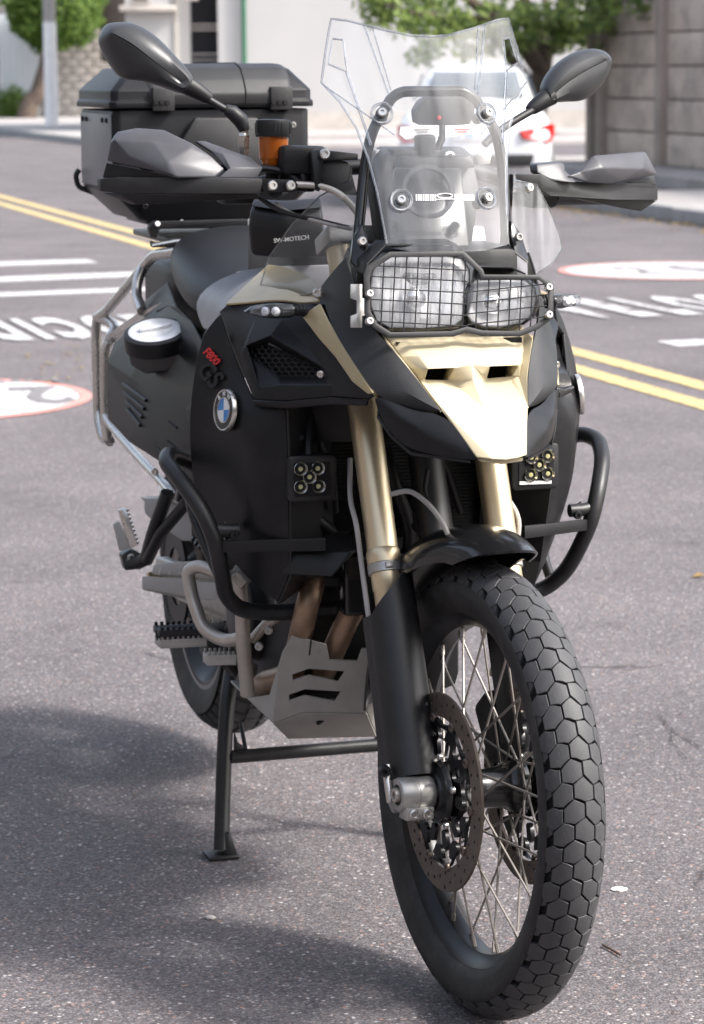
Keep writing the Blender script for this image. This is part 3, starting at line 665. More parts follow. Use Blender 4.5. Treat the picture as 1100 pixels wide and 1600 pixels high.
def block(poly, build=True):
    """poly: (u, v) with u in pitches and v in degrees across; raised block with bevelled top"""
    cu = sum(p[0] for p in poly)/len(poly); cv = sum(p[1] for p in poly)/len(poly)
    poly2 = []
    for (a, b), (c, d) in zip(poly, poly[1:]+poly[:1]): poly2 += [(a, b), ((a+c)/2, (b+d)/2)]
    def ring(s, d): return [tsurf((cu+(u-cu)*s+abs(cv+(v-cv)*s)*.004+.03*sin(cv*3+v*.12))*2*P2, R(cv+(v-cv)*s), d) for u, v in poly2]
    rr = [ring(s, d) for s, d in ((0.965, GD+0.001), (0.935, 0.0010), (0.89, 0.0002), (0.45, 0.0))]
    bm = bmesh.new(); rr = [[bm.verts.new(p) for p in r] for r in rr]; n = len(poly2)
    for a, b in zip(rr, rr[1:]):
        for k in range(n): bm.faces.new((a[k], a[(k+1) % n], b[(k+1) % n], b[k]))
    bm.faces.new(rr[-1])
    return finish('tread_block', bm, M['tread'], tyre, ST, 28)
def clip(poly, lim):
    s = 1 if sum(p[1] for p in poly) > 0 else -1; out = []
    for (a, b), (c, d) in zip(poly, poly[1:]+poly[:1]):
        if s*b <= lim: out.append((a, b))
        if (s*b-lim)*(s*d-lim) < 0: t = (s*lim-b)/(d-b); out.append((a+(c-a)*t, s*lim))
    return out
for u0, v0 in ((0, 0), (0, 2*HV), (0, -2*HV), (.5, HV), (.5, -HV), (.5, 3*HV), (.5, -3*HV)):
    j = [random.uniform(-.02, .02) for _ in range(6)]
    w_ = HV
    b0 = block(clip([(u0+H1, v0+w_), (u0+H2, v0), (u0+H1, v0-w_), (u0-H1, v0-w_), (u0-H2, v0), (u0-H1, v0+w_)], VMAX))
    for k in range(1, NB): copy(b0, AR(2*P2*k), tyre)
bm = bmesh.new()                                   # small lugs along both shoulders, one joined part
for s_ in (1, -1):
    for k in range(NB):
        q = [(k+H1-.03, s_*(3*HV+1.5)), (k+.30, s_*VMAX), (k+.24, s_*(VMAX+9)), (k-.24, s_*(VMAX+9)), (k-.30, s_*VMAX), (k-H1+.03, s_*(3*HV+1.5))]
        lo_ = [bm.verts.new(tsurf(u*2*P2, R(v), GD+.001)) for u, v in q]; hi_ = [bm.verts.new(tsurf((k+(u-k)*.93)*2*P2, R(v), .0012)) for u, v in q]
        for i in range(6): bm.faces.new((lo_[i], lo_[(i+1) % 6], hi_[(i+1) % 6], hi_[i]))
        bm.faces.new(hi_)
tag(finish('shoulder_lugs', bm, M['tread'], tyre, ST, 28), kind='stuff')
# ---- front wheel
rim = [(0.277, -0.031), (0.2785, -0.029), (0.276, -0.027), (0.266, -0.024), (0.256, -0.014), (0.254, 0), (0.256, 0.014), (0.266, 0.024), (0.276, 0.027), (0.2785, 0.029), (0.277, 0.031),
       (0.268, 0.0315), (0.259, 0.026), (0.248, 0.013), (0.246, 0), (0.248, -0.013), (0.259, -0.026), (0.268, -0.0315)]
fw = lathe('front_wheel', rim, XF, M['rim'], bike, 96, ST, 30)
lathe('hub', [(0, -.07), (.018, -.07), (.032, -.064), (.046, -.058), (.048, -.05), (.040, -.046), (.032, -.03), (.030, 0), (.032, .03), (.040, .046), (.048, .05), (.046, .058), (.032, .064), (.018, .07), (0, .07)], XF, M['gloss'], fw, 40, ST, close=False)
NS = 36
def spoke_obj(k):
    side = -1 if k % 2 else 1; tw = (1 if (k//2) % 2 else -1)*R(66)
    a = 2*pi*k/NS
    p = XF @ Vector((.043*cos(a+tw), .043*sin(a+tw), side*.048)); q = XF @ Vector((.2475*cos(a), .2475*sin(a), side*.006))
    d = (q-p).normalized()
    bm = add_tube(bmesh.new(), [p, q], .0019, 6); add_tube(bm, [q-d*.016, q+d*.002], .0032, 6)
    return finish('spoke', bm, M['spoke'], fw, ST)
sp = [spoke_obj(k) for k in range(4)]
for j in range(1, NS//4):
    for o in sp: copy(o, AR(2*pi*4*j/NS), fw)
valve = tube('valve', [XF @ Vector((.246, .01, 0)), XF @ Vector((.205, .01, -.004))], .0045, M['black'], fw, 8, ST)
# ---- brake discs
def disc_loops():
    L = [circ(.150, 96), circ(.1145, 72)]
    for k in range(28):
        for j, r in enumerate((.1215, .129, .1365, .1435)):
            if (k+j) % 2: continue
            a = 2*pi*(k+j*.28)/28; L.append(circ(.0031, 8, (r*cos(a), r*sin(a))))
    return L
def carrier_loops():
    L = []; o = []
    for k in range(60):
        a = 2*pi*k/60; o.append(((.108+.006*cos(10*a))*cos(a), (.108+.006*cos(10*a))*sin(a)))
    L.append(o); L.append(circ(.033, 32))
    for k in range(10):
        a = 2*pi*(k+.5)/10; t = .19
        L.append([(r*cos(a+d), r*sin(a+d)) for r, d in ((.082, -t*.5), (.100, -t), (.104, 0), (.100, t), (.082, t*.5))])
        b = 2*pi*k/10; L.append([(r*cos(b+d), r*sin(b+d)) for r, d in ((.060, -.13), (.082, -.10), (.087, 0), (.082, .10), (.060, .13), (.056, 0))])
    return L
DL, CL = disc_loops(), carrier_loops()
for s in (-1, 1):
    fr = frame((s*.069, 0, FR), z=(s, 0, 0), up=(0, 0, 1))
    d = flat('brake_disc', DL, .0045, M['disc'], fr, bike, ST)
    d.data.materials.append(M['gap'])  # hole walls near black: grime and the shade of the drilling in colour
    for f in d.data.polygons:
        if abs(f.normal.x) < .5 and .118 < (f.center-Vector((s*.069, 0, FR))).length < .147: f.material_index = 1
    flat('disc_carrier', CL, .006, M['rim'], fr @ Matrix.Translation((0, 0, .001)), d, ST)
    for k in range(10):
        a = 2*pi*k/10; p = fr @ Vector((.1125*cos(a), .1125*sin(a), .003)); bolt('bobbin', p, (s, 0, 0), .0075, M['disc'], d, .003, ST)
    lathe('bearing_cover', [(.017, .001), (.017, .014), (.028, .016), (.030, .012), (.040, .008), (.046, .012), (.048, .003)], fr, M['powder'], d, 40, ST, close=False)
    for k in range(5):
        a = 2*pi*k/5+.3; bolt('carrier_bolt', fr @ Vector((.054*cos(a), .054*sin(a), .005)), (s, 0, 0), .0055, M['steel'], d, .004, ST)
# ---- forks
NV = Vector((0, -cos(RAKE), sin(RAKE))); XS, EO = 0.1018, 0.0199
def fk(s, t, n=0, x=0): return S0+NV*(EO+n)+SA*t+Vector((s*XS+x, 0, 0))
def row(s, t):
    d = ST @ fk(s, t)-CAM; return 800-F_PX*d.dot(AY)/d.dot(AZ)
def tr(s, py):
    a, b = .2, 1.5
    for i in range(40):
        m_ = (a+b)/2
        if row(s, m_) > py: a = m_
        else: b = m_
    return a
TB = tr(-1, 893); TG = tr(-1, 956); TT = tr(-1, 362); TL = tr(-1, 1240)
for s in (-1, 1):
    F = frame(fk(s, 0), z=SA, up=NV)
    lp = [(0, TB+.012), (.0262, TB+.012), (.0268, TB+.022), (.0262, TB+.032), (.0243, TB+.035), (.0243, TB+.075), (.0255, TT-.20), (.0258, TT-.05), (.0265, TT-.045), (.0265, TT), (.020, TT+.004), (0, TT+.004)]
    ft = lathe('fork_tube', lp, F, M['gold'], bike, 40, ST, 30, close=False)
    lathe('fork_band', [(.0245, TB-.004), (.0272, TB-.003), (.0272, TB+.011), (.0245, TB+.012)], F, M['alu'], ft, 40, ST)
    lathe('dust_seal', [(.02, TG-.06), (.0225, TG-.06), (.0225, TB-.03), (.0240, TB-.028), (.0240, TB-.004), (.02, TB-.004)], F, M['gold'], ft, 40, ST)
    box('clamp_screw', fk(s, TB+.004, .0285, -.004 if s < 0 else .004), (.012, .006, .009), M['alu'], ft, .001, frame((0, 0, 0), z=SA, up=NV).to_3x3(), ST)
    lathe('fork_leg', [(0, TL-.02), (.027, TL-.02), (.028, TL+.12), (.025, TL+.14), (.024, TG), (0, TG)], F, M['black'], ft, 32, ST, close=False)
    # black guard shell wrapped round the leg
    bm = bmesh.new(); g = []; na, nt_ = 22, 8; t0_ = tr(-1, 1217)
    for i in range(na+1):
        a = -105+215*i/na; tt_ = TB-.008-(.062*max(0, min(1, (a+25)/95)))-max(0, (-60-a)/45)*.03; c_ = []
        for j in range(nt_+1):
            f_ = j/nt_; t = t0_+(tt_-t0_)*f_
            if a < -48 and j == 0: t = t0_+.045
            r = .0405+.0035*(1-f_)+(.004 if abs(a) > 95 else 0)
            p = fk(s, t)+NV*cos(R(a))*r+Vector((s, 0, 0))*sin(R(a))*r
            c_.append(bm.verts.new(p))
        g.append(c_)
    for a, b in zip(g, g[1:]):
        for j in range(nt_): bm.faces.new((a[j], a[j+1], b[j+1], b[j]))
    finish('fork_guard', bm, M['powder'], bike, ST, 50, 0, solid=.003)
    # axle clamp
    xa, xb = s*.088, s*.142
    C = lathe('axle_clamp', [(.016, 0), (.0245, 0), (.0262, .003), (.0262, .026), (.0254, .0265), (.0254, .0275), (.0262, .028), (.0262, .051), (.0245, .054), (.016, .054)], frame((xa, 0, FR), z=(s, 0, 0)), M['alu'], bike, 40, ST)
    prism('clamp_ear', [Vector((xa+s*.004, -.004, FR-.012)), Vector((xa+s*.004, -.028, FR-.014)), Vector((xa+s*.004, -.027, FR-.034)), Vector((xa+s*.004, .004, FR-.036))], (s*.046, 0, 0), M['alu'], C, .003, ST)
    for q in (.016, .038): bolt('clamp_bolt', Vector((xa+s*q, -.029, FR-.024)), (0, -1, 0.05), .0085, M['steel'], C, .005, ST)
    prism('leg_foot', [Vector((s*.078, .0, FR+.02)), Vector((s*.078, .058, FR+.05)), Vector((s*.078, .062, FR-.012)), Vector((s*.078, .02, FR-.03))], (s*.046, 0, 0), M['alu'], C, .006, ST)
    prism('clamp_lug', [Vector((s*.126, .014, FR+.022)), Vector((s*.126, .040, FR+.018)), Vector((s*.126, .044, FR-.022)), Vector((s*.126, .020, FR-.036)), Vector((s*.126, .010, FR-.012))], (s*.016, 0, 0), M['alu'], C, .005, ST)
    lathe('axle', [(0, -.03), (.0105, -.03), (.0105, .06), (.006, .06), (.005, .02), (0, .02)], frame((xa, 0, FR), z=(s, 0, 0)), M['tube'] if s < 0 else M['alu'], C, 24, ST, close=False)
    bolt('guard_screw', fk(s, tr(-1, 1200), .03, -s*.024), (-s*.4, -1, .2), .008, M['steel'], C, .006, ST)
    tube('guard_tab', [fk(s, tr(-1, 1200), .026, -s*.016), fk(s, tr(-1, 1200), .026, -s*.034)], .007, M['alu'], C, 10, ST)
    sb = tube('sensor_bracket', [fk(s, tr(-1, 1195), .01, s*.042), fk(s, tr(-1, 1215), .012, s*.047), fk(s, tr(-1, 1252), .008, s*.045)], .006, M['steel'], C, 10, ST)
    bolt('guard_screw', fk(s, tr(-1, 1204), .018, s*.052), (s*.3, -1, .1), .009, M['black'], C, .012, ST)
    # caliper behind the leg
    ca = box('brake_caliper', Vector((s*.083, .116, FR+.065)), (.060, .062, .105), M['black'], bike, .010, Matrix.Rotation(R(-40), 3, 'X'), ST)
    box('caliper_body', Vector((s*.115, .105, FR+.075)), (.014, .050, .080), M['gloss'], ca, .006, Matrix.Rotation(R(-40), 3, 'X'), ST)
    prism('caliper_mount', [Vector((s*.092, .03, FR+.02)), Vector((s*.092, .09, FR+.02)), Vector((s*.092, .12, FR+.10)), Vector((s*.092, .06, FR+.11))], (s*.010, 0, 0), M['black'], ca, .002, ST)
for s in (1, -1):
    hz_ = [Vector((s*.11, .13, FR+.10)), Vector((s*.135, .13, FR+.20)), fk(s, tr(-1, 880), -.02, s*.030), fk(s, tr(-1, 820), -.005, s*.036), fk(s, tr(-1, 770), -.03, s*.030), fk(s, tr(-1, 700), -.06, s*.01)]
    tube('brake_hose', cr(hz_, 6), .0042, M['polegrey'], bike, 8, ST)
tube('brake_hose', cr([W(612, 772, .16), W(640, 768, .12), W(668, 787, .08), W(690, 815, .06), W(703, 842, .05)], 6), .0040, M['polegrey'], bike, 8, ST)
tube('brake_hose', cr([W(668, 735, .2), W(664, 770, .16), W(680, 800, .12)], 6), .0035, M['black'], bike, 8, ST)
bolt('hose_clip', W(703, 843, .045), (0, 0, 1), .008, M['steel'], bike, .004, ST)
# lower and upper triple clamps, steering stem
for n_, t in (('lower_triple_clamp', tr(-1, 560)), ('upper_triple_clamp', TT-.03)):
    bm = bmesh.new()
    L = [fk(-1, t, .034, -.034), fk(1, t, .034, .034), fk(1, t, -.034, .034), fk(0, t, -.06, .04), fk(0, t, -.06, -.04), fk(-1, t, -.034, -.034)]
    add_prism(bm, L, SA*.03); finish(n_, bm, M['black'] if n_[0] == 'l' else M['alu'], bike, ST, bevel=.005)
tube('steering_stem', [S0+SA*.75, S0+SA*(TT)], .028, M['black'], bike, 20, ST)
# ---- front fender
def fpt(th, ph, r, w):
    x = w*sin(ph)/sin(R(78)); d = r-.055*(1-cos(ph)); return Vector((x, -d*sin(th), FR+d*cos(th)))
bm = bmesh.new(); g = []
for i in range(25):
    f_ = i/24; th = R(14-96*f_); r = .386+.012*sin(pi*f_)+.004*(1-f_); w = .060+.022*sin(pi*min(1, f_*1.6))
    sk = R(78)+(R(24)*max(0, sin(pi*min(1, max(0, (f_-.05)/.75)))))
    c_ = []
    for j in range(17):
        q = -1+2*j/16
        thj = th-R(11)*abs(q)**2*(1-f_)*1.3
        c_.append(bm.verts.new(fpt(thj, q*sk, r+.006*max(0, 1-abs(q)*4)*0, w)))
    g.append(c_)
for a, b in zip(g, g[1:]):
    for j in range(16): bm.faces.new((a[j], a[j+1], b[j+1], b[j]))
finish('front_fender', bm, M['gloss'], bike, ST, 50, solid=-.004)

# ---- cream beak
def PL(px, py, p0, n):
    d = ray(px, py); n = Vector(n); return CAM+d*((Vector(p0)-CAM).dot(n)/d.dot(n))
c0, c1, c2, c3, c4, c5 = [Q(0, y, py) for y, py in ((.130, 512), (.074, 556), (.050, 570), (.040, 597), (-.012, 643), (-.100, 720))]
c1.z += .004
e = [V(597, 520, .130), V(628, 560, .088), V(640, 575, .075), V(655, 596, .060), V(690, 642, -.012), V(745, 716, -.084)]
k1, k2, k3 = V(655, 558, .070), V(657, 570, .056), V(660, 598, .064)         # outer side of the vent
i1, i2, i3 = V(717, 558, .070), V(715, 570, .052), V(702, 597, .066)         # inner side of the vent
m4, m5 = V(722, 650, -.018), V(768, 719, -.096)
d3, d3b = V(667, 606, .054), V(716, 608, .052)
ve = [c0, c1, c2, c3, c4, c5, *e, k1, k2, k3, i1, i2, i3, m4, m5, d3, d3b]
# 0-5 centre, 6-11 edge, 12-14 outer vent, 15-17 inner vent, 18,19 middle low, 20,21 under the vent
hoodv = [V(655, 575, .085), V(714, 575, .085), V(703, 592, .095), V(663, 594, .095)]
top = Q(-.06, .130, 516)
ve.append(top)                                     # 22
ff = [[6, 22, 12, 7], [22, 0, 1, 15, 12], [7, 12, 13, 8], [12, 15, 16, 13], [15, 1, 2, 16], [8, 13, 14, 9], [16, 2, 3, 17], [14, 17, 21, 20], [9, 14, 20, 10], [20, 21, 18, 10], [17, 3, 4, 21], [21, 4, 18], [10, 18, 19], [10, 19, 11], [18, 4, 5], [18, 5, 19]]
# both halves in one shell
full = ve+[mx(p) for p in ve]; nv = len(ve)
ff2 = ff+[[i+nv for i in f[::-1]] for f in ff]
# rim turned in along the vents and down along the lower lip
vin = [k2+Vector((0, .03, .004)), i2+Vector((0, .03, .004)), i3+Vector((0, .03, -.012)), k3+Vector((0, .03, -.012))]
full += vin+[mx(p) for p in vin]; b0 = 2*nv
for off, o2, flip in ((0, b0, False), (nv, b0+4, True)):
    for q in ([13+off, 16+off, o2+1, o2+0], [16+off, 17+off, o2+2, o2+1], [17+off, 14+off, o2+3, o2+2], [14+off, 13+off, o2+0, o2+3]): ff2.append(q if flip else q[::-1])
beak = shell('beak', full, ff2, M['cream'], bike, solid=-.0035, bevel=.002, bang=16, smooth=45)[0]
ck = [e[0], e[1], e[3], e[4], V(608, 538, .093), V(656, 597, .037), V(690, 643, -.013)]
shell('beak_cheek', ck, [[0, 1, 4], [1, 2, 5, 4], [2, 3, 6, 5]], M['cream'], bike, .002, 0, True)
prism('vent_backing', [Vector((-.1, .10, .93)), Vector((.1, .10, .93)), Vector((.1, .10, 1.02)), Vector((-.1, .10, 1.02))], (0, .01, 0), M['gap'], beak, 0)
prism('beak_lip', [V(746, 717, -.082), V(782, 720, -.097), V(819, 716, -.082), V(817, 722, -.076), V(782, 725, -.090), V(749, 722, -.076)], (0, .03, .012), M['cream'], beak, .003)
# ---- dark upper flank between beak, headlight and side strip
uf = [V(500, 447, .26), V(540, 400, .20), V(552, 440, .16), V(568, 500, .13), V(608, 538, .092), V(656, 597, .036), V(690, 643, -.014), V(655, 642, .015), V(620, 632, .04), V(586, 618, .062),
      V(562, 580, .10), V(536, 543, .14), V(512, 499, .20), V(540, 480, .16), V(590, 560, .088), V(632, 612, .026)]
shell('upper_flank', uf, [[0, 1, 2, 13], [0, 13, 12], [2, 3, 13], [12, 13, 3, 14, 11], [3, 4, 14], [11, 14, 10], [4, 5, 15, 14], [14, 15, 9, 10], [5, 6, 15], [15, 6, 7, 8], [15, 8, 9]], M['grain'], bike, .004, 0, True, sub=2, smooth=60, crease=50)
# ---- lower flank, the dark wing either side of the cream point
lf = [V(585, 622, .062), V(602, 619, .055), V(625, 633, .035), V(656, 644, .008), V(691, 645, -.016), V(733, 684, -.062), V(746, 718, -.086), V(735, 720, -.076), V(642, 707, .000), V(612, 680, .035), V(592, 650, .06),
      V(622, 654, .016), V(660, 668, -.018), V(700, 692, -.054), V(645, 692, -.006), V(625, 664, .020)]
shell('lower_flank', lf, [[0, 1, 11, 10], [1, 2, 11], [2, 3, 12, 11], [3, 4, 12], [4, 5, 13, 12], [5, 6, 7, 13], [13, 7, 8, 14], [12, 13, 14], [11, 12, 14, 15], [15, 14, 8, 9], [10, 11, 15, 9]], M['panel'], bike, .005, 0, True, sub=2, smooth=60, crease=58)
ub = [lf[8], lf[7], lf[7]+Vector((.02, .10, .03)), lf[8]+Vector((.03, .12, .02)), lf[9]+Vector((.03, .10, .02)), lf[9], lf[10], lf[10]+Vector((.03, .08, .02))]
shell('flank_underside', ub, [[0, 1, 2, 3], [0, 3, 4, 5], [5, 4, 7, 6]], M['black'], bike, .004, 0, True)
# ---- sand side strip and tank shoulder
ss = [V(470, 493, .275), V(499, 474, .235), V(511, 499, .205), V(536, 543, .145), V(561, 580, .104), V(583, 614, .066), V(574, 616, .078), V(550, 597, .115), V(523, 558, .17), V(499, 531, .215)]
shell('side_strip', ss, [[0, 1, 2], [0, 2, 9], [9, 2, 3, 8], [8, 3, 4, 7], [7, 4, 5, 6]], M['sand'], bike, .004, .002, True, smooth=60)
ts = [V(351, 475, .45), V(385, 444, .50), V(419, 412, .55), V(460, 418, .45), V(500, 441, .31), V(499, 470, .245), V(470, 474, .29), V(440, 467, .34), V(400, 471, .395), V(408, 448, .44), V(455, 445, .36)]
shell('tank_shoulder', ts, [[0, 1, 9, 8], [1, 2, 3, 9], [9, 3, 10], [8, 9, 10, 7], [3, 4, 10], [10, 4, 5, 6, 7]], M['sand'], bike, .004, 0, True, sub=2, smooth=60, crease=58)
# ---- radiator shroud with intake
sh = [V(342, 487, .47), V(352, 478, .455), V(400, 474, .395), V(470, 478, .30), V(499, 531, .22), V(523, 558, .178), V(550, 597, .122), V(583, 619, .07), V(575, 625, .085), V(520, 620, .17), V(445, 627, .26), V(396, 624, .315), V(370, 560, .38),
      V(384, 540, .352), V(423, 524, .305), V(509, 577, .192), V(517, 602, .178), V(438, 601, .27), V(405, 606, .31),      # 13-18 rim of the recess
      V(386, 549, .37), V(419, 536, .335), V(500, 574, .225), V(505, 588, .215), V(437, 588, .300), V(440, 500, .318), V(398, 500, .372)]  # 19-23 back of it
shroud = shell('radiator_shroud', sh, [[0, 1, 2, 25], [0, 25, 12], [25, 13, 12], [25, 2, 3, 24], [25, 24, 14, 13], [24, 3, 4, 15], [24, 15, 14], [4, 5, 15], [15, 5, 6, 16], [16, 6, 7, 8, 9], [16, 9, 17], [17, 9, 10, 18], [18, 10, 11], [11, 12, 13, 18],
      [13, 14, 20, 19], [14, 15, 21, 20], [15, 16, 22, 21], [16, 17, 23, 22], [17, 18, 19, 23]], M['panel'], bike, -.004, .006, True, bang=10, smooth=60)
lip = [V(396, 623, .316), V(445, 626, .262), V(520, 619, .172), V(578, 625, .08), V(575, 634, .085), V(520, 631, .175), V(450, 637, .262), V(402, 633, .316)]
for s, o in zip((0, 1), shroud):
    f_ = mx if s else (lambda p: p)
    o2 = shell('shroud_lip', [f_(p) for p in lip], [[0, 1, 6, 7], [1, 2, 5, 6], [2, 3, 4, 5]], M['panel'], o, .006, .002)
    bk = [V(386, 551, .385), V(419, 538, .350), V(500, 575, .24), V(505, 588, .23), V(437, 588, .315)]
    shell('grille_backing', [f_(p) for p in bk], [[0, 1, 2, 3, 4]], M['gap'], o, .003)
    # honeycomb bars
    p0, nn = (bk[0]+bk[2]+bk[4])/3, (bk[2]-bk[0]).cross(bk[4]-bk[0]).normalized()
    bm = bmesh.new()
    def inside(px, py):
        q = [(386, 551), (419, 537), (500, 575), (505, 588), (437, 588)]; c = False
        for (x1, y1), (x2, y2) in zip(q, q[1:]+q[:1]):
            if (y1 > py) != (y2 > py) and px < (x2-x1)*(py-y1)/(y2-y1)+x1: c = not c
        return c
    for r_ in range(9):
        for c_ in range(14):
            x0, y0 = 384+c_*10.4+(5.2 if r_ % 2 else 0), 534+r_*7.0
            if not inside(x0, y0): continue
            hx_ = [(x0+5.4*cos(R(60*k+30)), y0+4.3*sin(R(60*k+30))) for k in range(6)]
            pts = [f_(PL(a, b, p0, nn)+Vector((-.008, -.010, 0))) for a, b in hx_]
            add_tube(bm, [*pts, pts[0]], .0011, 4)
    tag(finish('honeycomb_grille', bm, M['black'], o), kind='stuff')
    bolt('screw', f_(V(501, 585, .192)), (-.6 if not s else .6, -.8, 0), .0058, M['steel'], o, .003)
# ---- tank side panel
tp = [V(342, 490, .448), V(318, 520, .464), V(303, 575, .459), V(296, 640, .452), V(296, 710, .458), V(305, 775, .465), V(340, 850, .445), V(385, 905, .405), V(434, 942, .358), V(452, 900, .31), V(452, 760, .275), V(447, 640, .275), V(397, 628, .325), V(368, 565, .385),
      V(352, 600, .392), V(372, 640, .335), V(400, 692, .300), V(393, 760, .308), V(405, 850, .335), V(330, 660, .418), V(340, 760, .400)]
tpf = [[0, 1, 14, 13], [1, 2, 14], [2, 3, 19, 14], [14, 19, 15], [13, 14, 15, 12], [12, 15, 16, 11], [15, 19, 20, 16], [3, 4, 19], [4, 5, 20, 19], [16, 20, 17], [5, 6, 20], [20, 6, 18, 17], [6, 7, 18], [7, 8, 9, 18], [18, 9, 10, 17], [17, 10, 11, 16]]
panels = shell('tank_panel', tp, tpf, M['panel'], bike, .005, 0, True, sub=2, smooth=60, crease=23)
# inner wall that returns from the panel's front edge
iw = [tp[11], tp[10], tp[9], tp[8], tp[8]+Vector((.06, .05, .02)), tp[9]+Vector((.09, .06, 0)), tp[10]+Vector((.09, .08, 0)), tp[11]+Vector((.09, .08, 0))]
shell('panel_return', iw, [[0, 1, 6, 7], [1, 2, 5, 6], [2, 3, 4, 5]], M['black'], bike, .004, 0, True)
shell('light_leak_cover', [V(425, 622, .36), V(570, 622, .27), V(560, 690, .27), V(430, 690, .36)], [[0, 1, 2, 3]], M['black'], bike, .004, 0, True)  # added black sheet closes a light leak behind the shroud lip
for s, o in zip((0, 1), panels):
    f_ = mx if s else (lambda p: p); sg = 1 if s else -1
    a, b, c = V(330, 660, .418), V(372, 640, .335), V(352, 600, .385)
    n = (b-a).cross(c-a).normalized()
    if n.x > 0: n = -n
    ctr = PL(356, 641, a, n)+n*.004
    n = f_(n); ctr = f_(ctr); fr = frame(ctr+n*.001, z=n, up=(0, .15, 1)) @ Matrix.Scale(.92, 4)
    em = lathe('emblem', [(0, -.004), (.0365, -.004), (.0365, .002), (.0350, .0042), (.0332, .0035), (.0332, .001), (0, .001)], fr, M['steel'], o, 48, close=False)
    lathe('emblem_ring', [(.0222, .0012), (.0331, .0012), (.0331, .0024), (.0222, .0026)], fr, M['gloss'], em, 48)
    lathe('emblem_inner_ring', [(.0208, .0012), (.0224, .0012), (.0224, .0034), (.0208, .0034)], fr, M['steel'], em, 48)
    for k in range(4):
        w_ = [(0, 0)]+[(.0208*cos(R(90*k+i*9)), .0208*sin(R(90*k+i*9))) for i in range(11)]
        flat('emblem_quarter', [w_], .0016, M['blue'] if k in (1, 3) else M['white'], fr @ Matrix.Translation((0, 0, .002)), em)
    for ch, an in (('B', 38), ('M', 0), ('W', -38)):
        text('emblem_letter', ch, .0115, .0008, M['white'], fr @ Matrix.Rotation(R(an), 4, 'Z') @ Matrix.Translation((0, .0276, .0028)), em, bold=.0003)
    # model lettering on the upper rear of the panel
    la, lb, lc = V(318, 520, .464), V(303, 575, .459), V(352, 600, .392)
    ln = (lb-la).cross(lc-la).normalized()
    if ln.x > 0: ln = -ln
    A = PL(333, 558, la, ln)+ln*.0045; Bx = PL(348, 576, la, ln)-PL(322, 548, la, ln); up_ = PL(338, 548, la, ln)-PL(326, 568, la, ln)
    if s: A, Bx, ln = mx(A), -mx(Bx), mx(ln)
    fr = frame(A, x=Bx, z=ln); L_ = Bx.length
    if s: continue
    text('model_number', 'F800', L_*.38, .003, M['red'], fr, o, shear=.3, bold=.0006, sx=1.0)
    A2 = PL(329, 585, la, ln if not s else mx(ln))+(ln if not s else mx(ln))*.0045
    if s: A2 = mx(A2)
    text('model_letters', 'GS', L_*.85, .003, M['black'], frame(A2, x=Bx, z=ln), o, shear=.3, bold=.0012, sx=1.0)
# ---- tank cover, seat
gc = [V(296, 462, .98), V(310, 505, .90), V(318, 520, .80), V(334, 508, .62), V(345, 487, .50), V(352, 477, .49), V(385, 446, .53), V(420, 413, .57), V(425, 414, .78), V(367, 421, .92), V(335, 470, .70), V(330, 445, .85)]
gcf = [[0, 1, 11], [1, 2, 3, 10], [1, 10, 11], [10, 3, 4, 5], [10, 5, 6, 11], [11, 6, 7, 8], [11, 8, 9], [0, 11, 9]]
shell('tank_cover', gc, gcf, M['grey'], bike, .004, 0, True, sub=2, smooth=80)
prism('tank_top', [V(367, 424, .92), V(424, 417, .78), V(424, 416, .56), mx(V(424, 416, .56)), mx(V(424, 417, .78)), mx(V(367, 424, .92))], (0, 0, -.05), M['grey'], bike, .004)
box('tank_dome', (0, .75, 1.09), (.25, .30, .115), M['panel'], bike, .02)
sr = []
for y, w, zb, zt, cr_ in ((1.46, .10, 1.06, 1.10, .6), (1.40, .150, 1.045, 1.125, .6), (1.28, .180, 1.02, 1.122, .62), (1.16, .192, .985, 1.098, .64), (1.05, .192, .965, 1.075, .62), (.96, .165, .985, 1.062, .6), (.88, .12, 1.0, 1.05, .6)):
    h_ = [(0, zb), (w*.8, zb), (w, zb+.02), (w*.97, zb+(zt-zb)*.55), (w*.82, zt-.014), (w*cr_*.8, zt), (0, zt+.003)]
    sr.append([Vector((x, y, z)) for x, z in h_]+[Vector((-x, y, z)) for x, z in h_[-2:0:-1]])
finish('seat', add_loft(bmesh.new(), sr), M['seat'], bike, smooth=70, sub=2)
# ---- rear side tank with fuel cap
rt = [V(167, 566, 1.50), V(178, 535, 1.52), V(252, 474, 1.34), V(270, 470, 1.22), V(300, 505, 1.02), V(318, 540, .90), V(318, 640, .85), V(312, 770, .85), V(250, 722, 1.06), V(200, 690, 1.28), V(168, 655, 1.46),
      V(205, 590, 1.34), V(228, 606, 1.24), V(310, 612, .93), V(232, 680, 1.16), V(290, 640, .98)]
shell('side_tank', rt, [[0, 1, 2, 11], [11, 2, 3, 12], [12, 3, 4, 13], [13, 4, 5], [13, 5, 6, 15], [12, 13, 15], [0, 11, 14, 10], [11, 12, 15, 14], [10, 14, 9], [9, 14, 8], [14, 15, 7, 8], [15, 6, 7]], M['tankside'], bike, .005, .006, True, bang=8, smooth=60)
rpn = (rt[14]-rt[11]).cross(rt[12]-rt[11]).normalized()
if rpn.x > 0: rpn = -rpn
for k in range(4):                                 # raised ribs moulded in the side tank
    a, b = PL(193+k*2, 600+k*13, rt[11], rpn), PL(229-k*3, 626+k*13, rt[11], rpn)
    tube('tank_rib', [a+rpn*.001, b+rpn*.001], .0035, M['panel'], bike, 8)
for a, b in (((268, 658), (281, 668)), ((283, 676), (297, 687)), ((266, 688), (279, 699)), ((250, 699), (258, 708))):
    tube('tank_rib', [V(*a, 1.01)+Vector((-.006, -.004, 0)), V(*b, .985)+Vector((-.006, -.004, 0))], .0022, M['panel'], bike, 6)
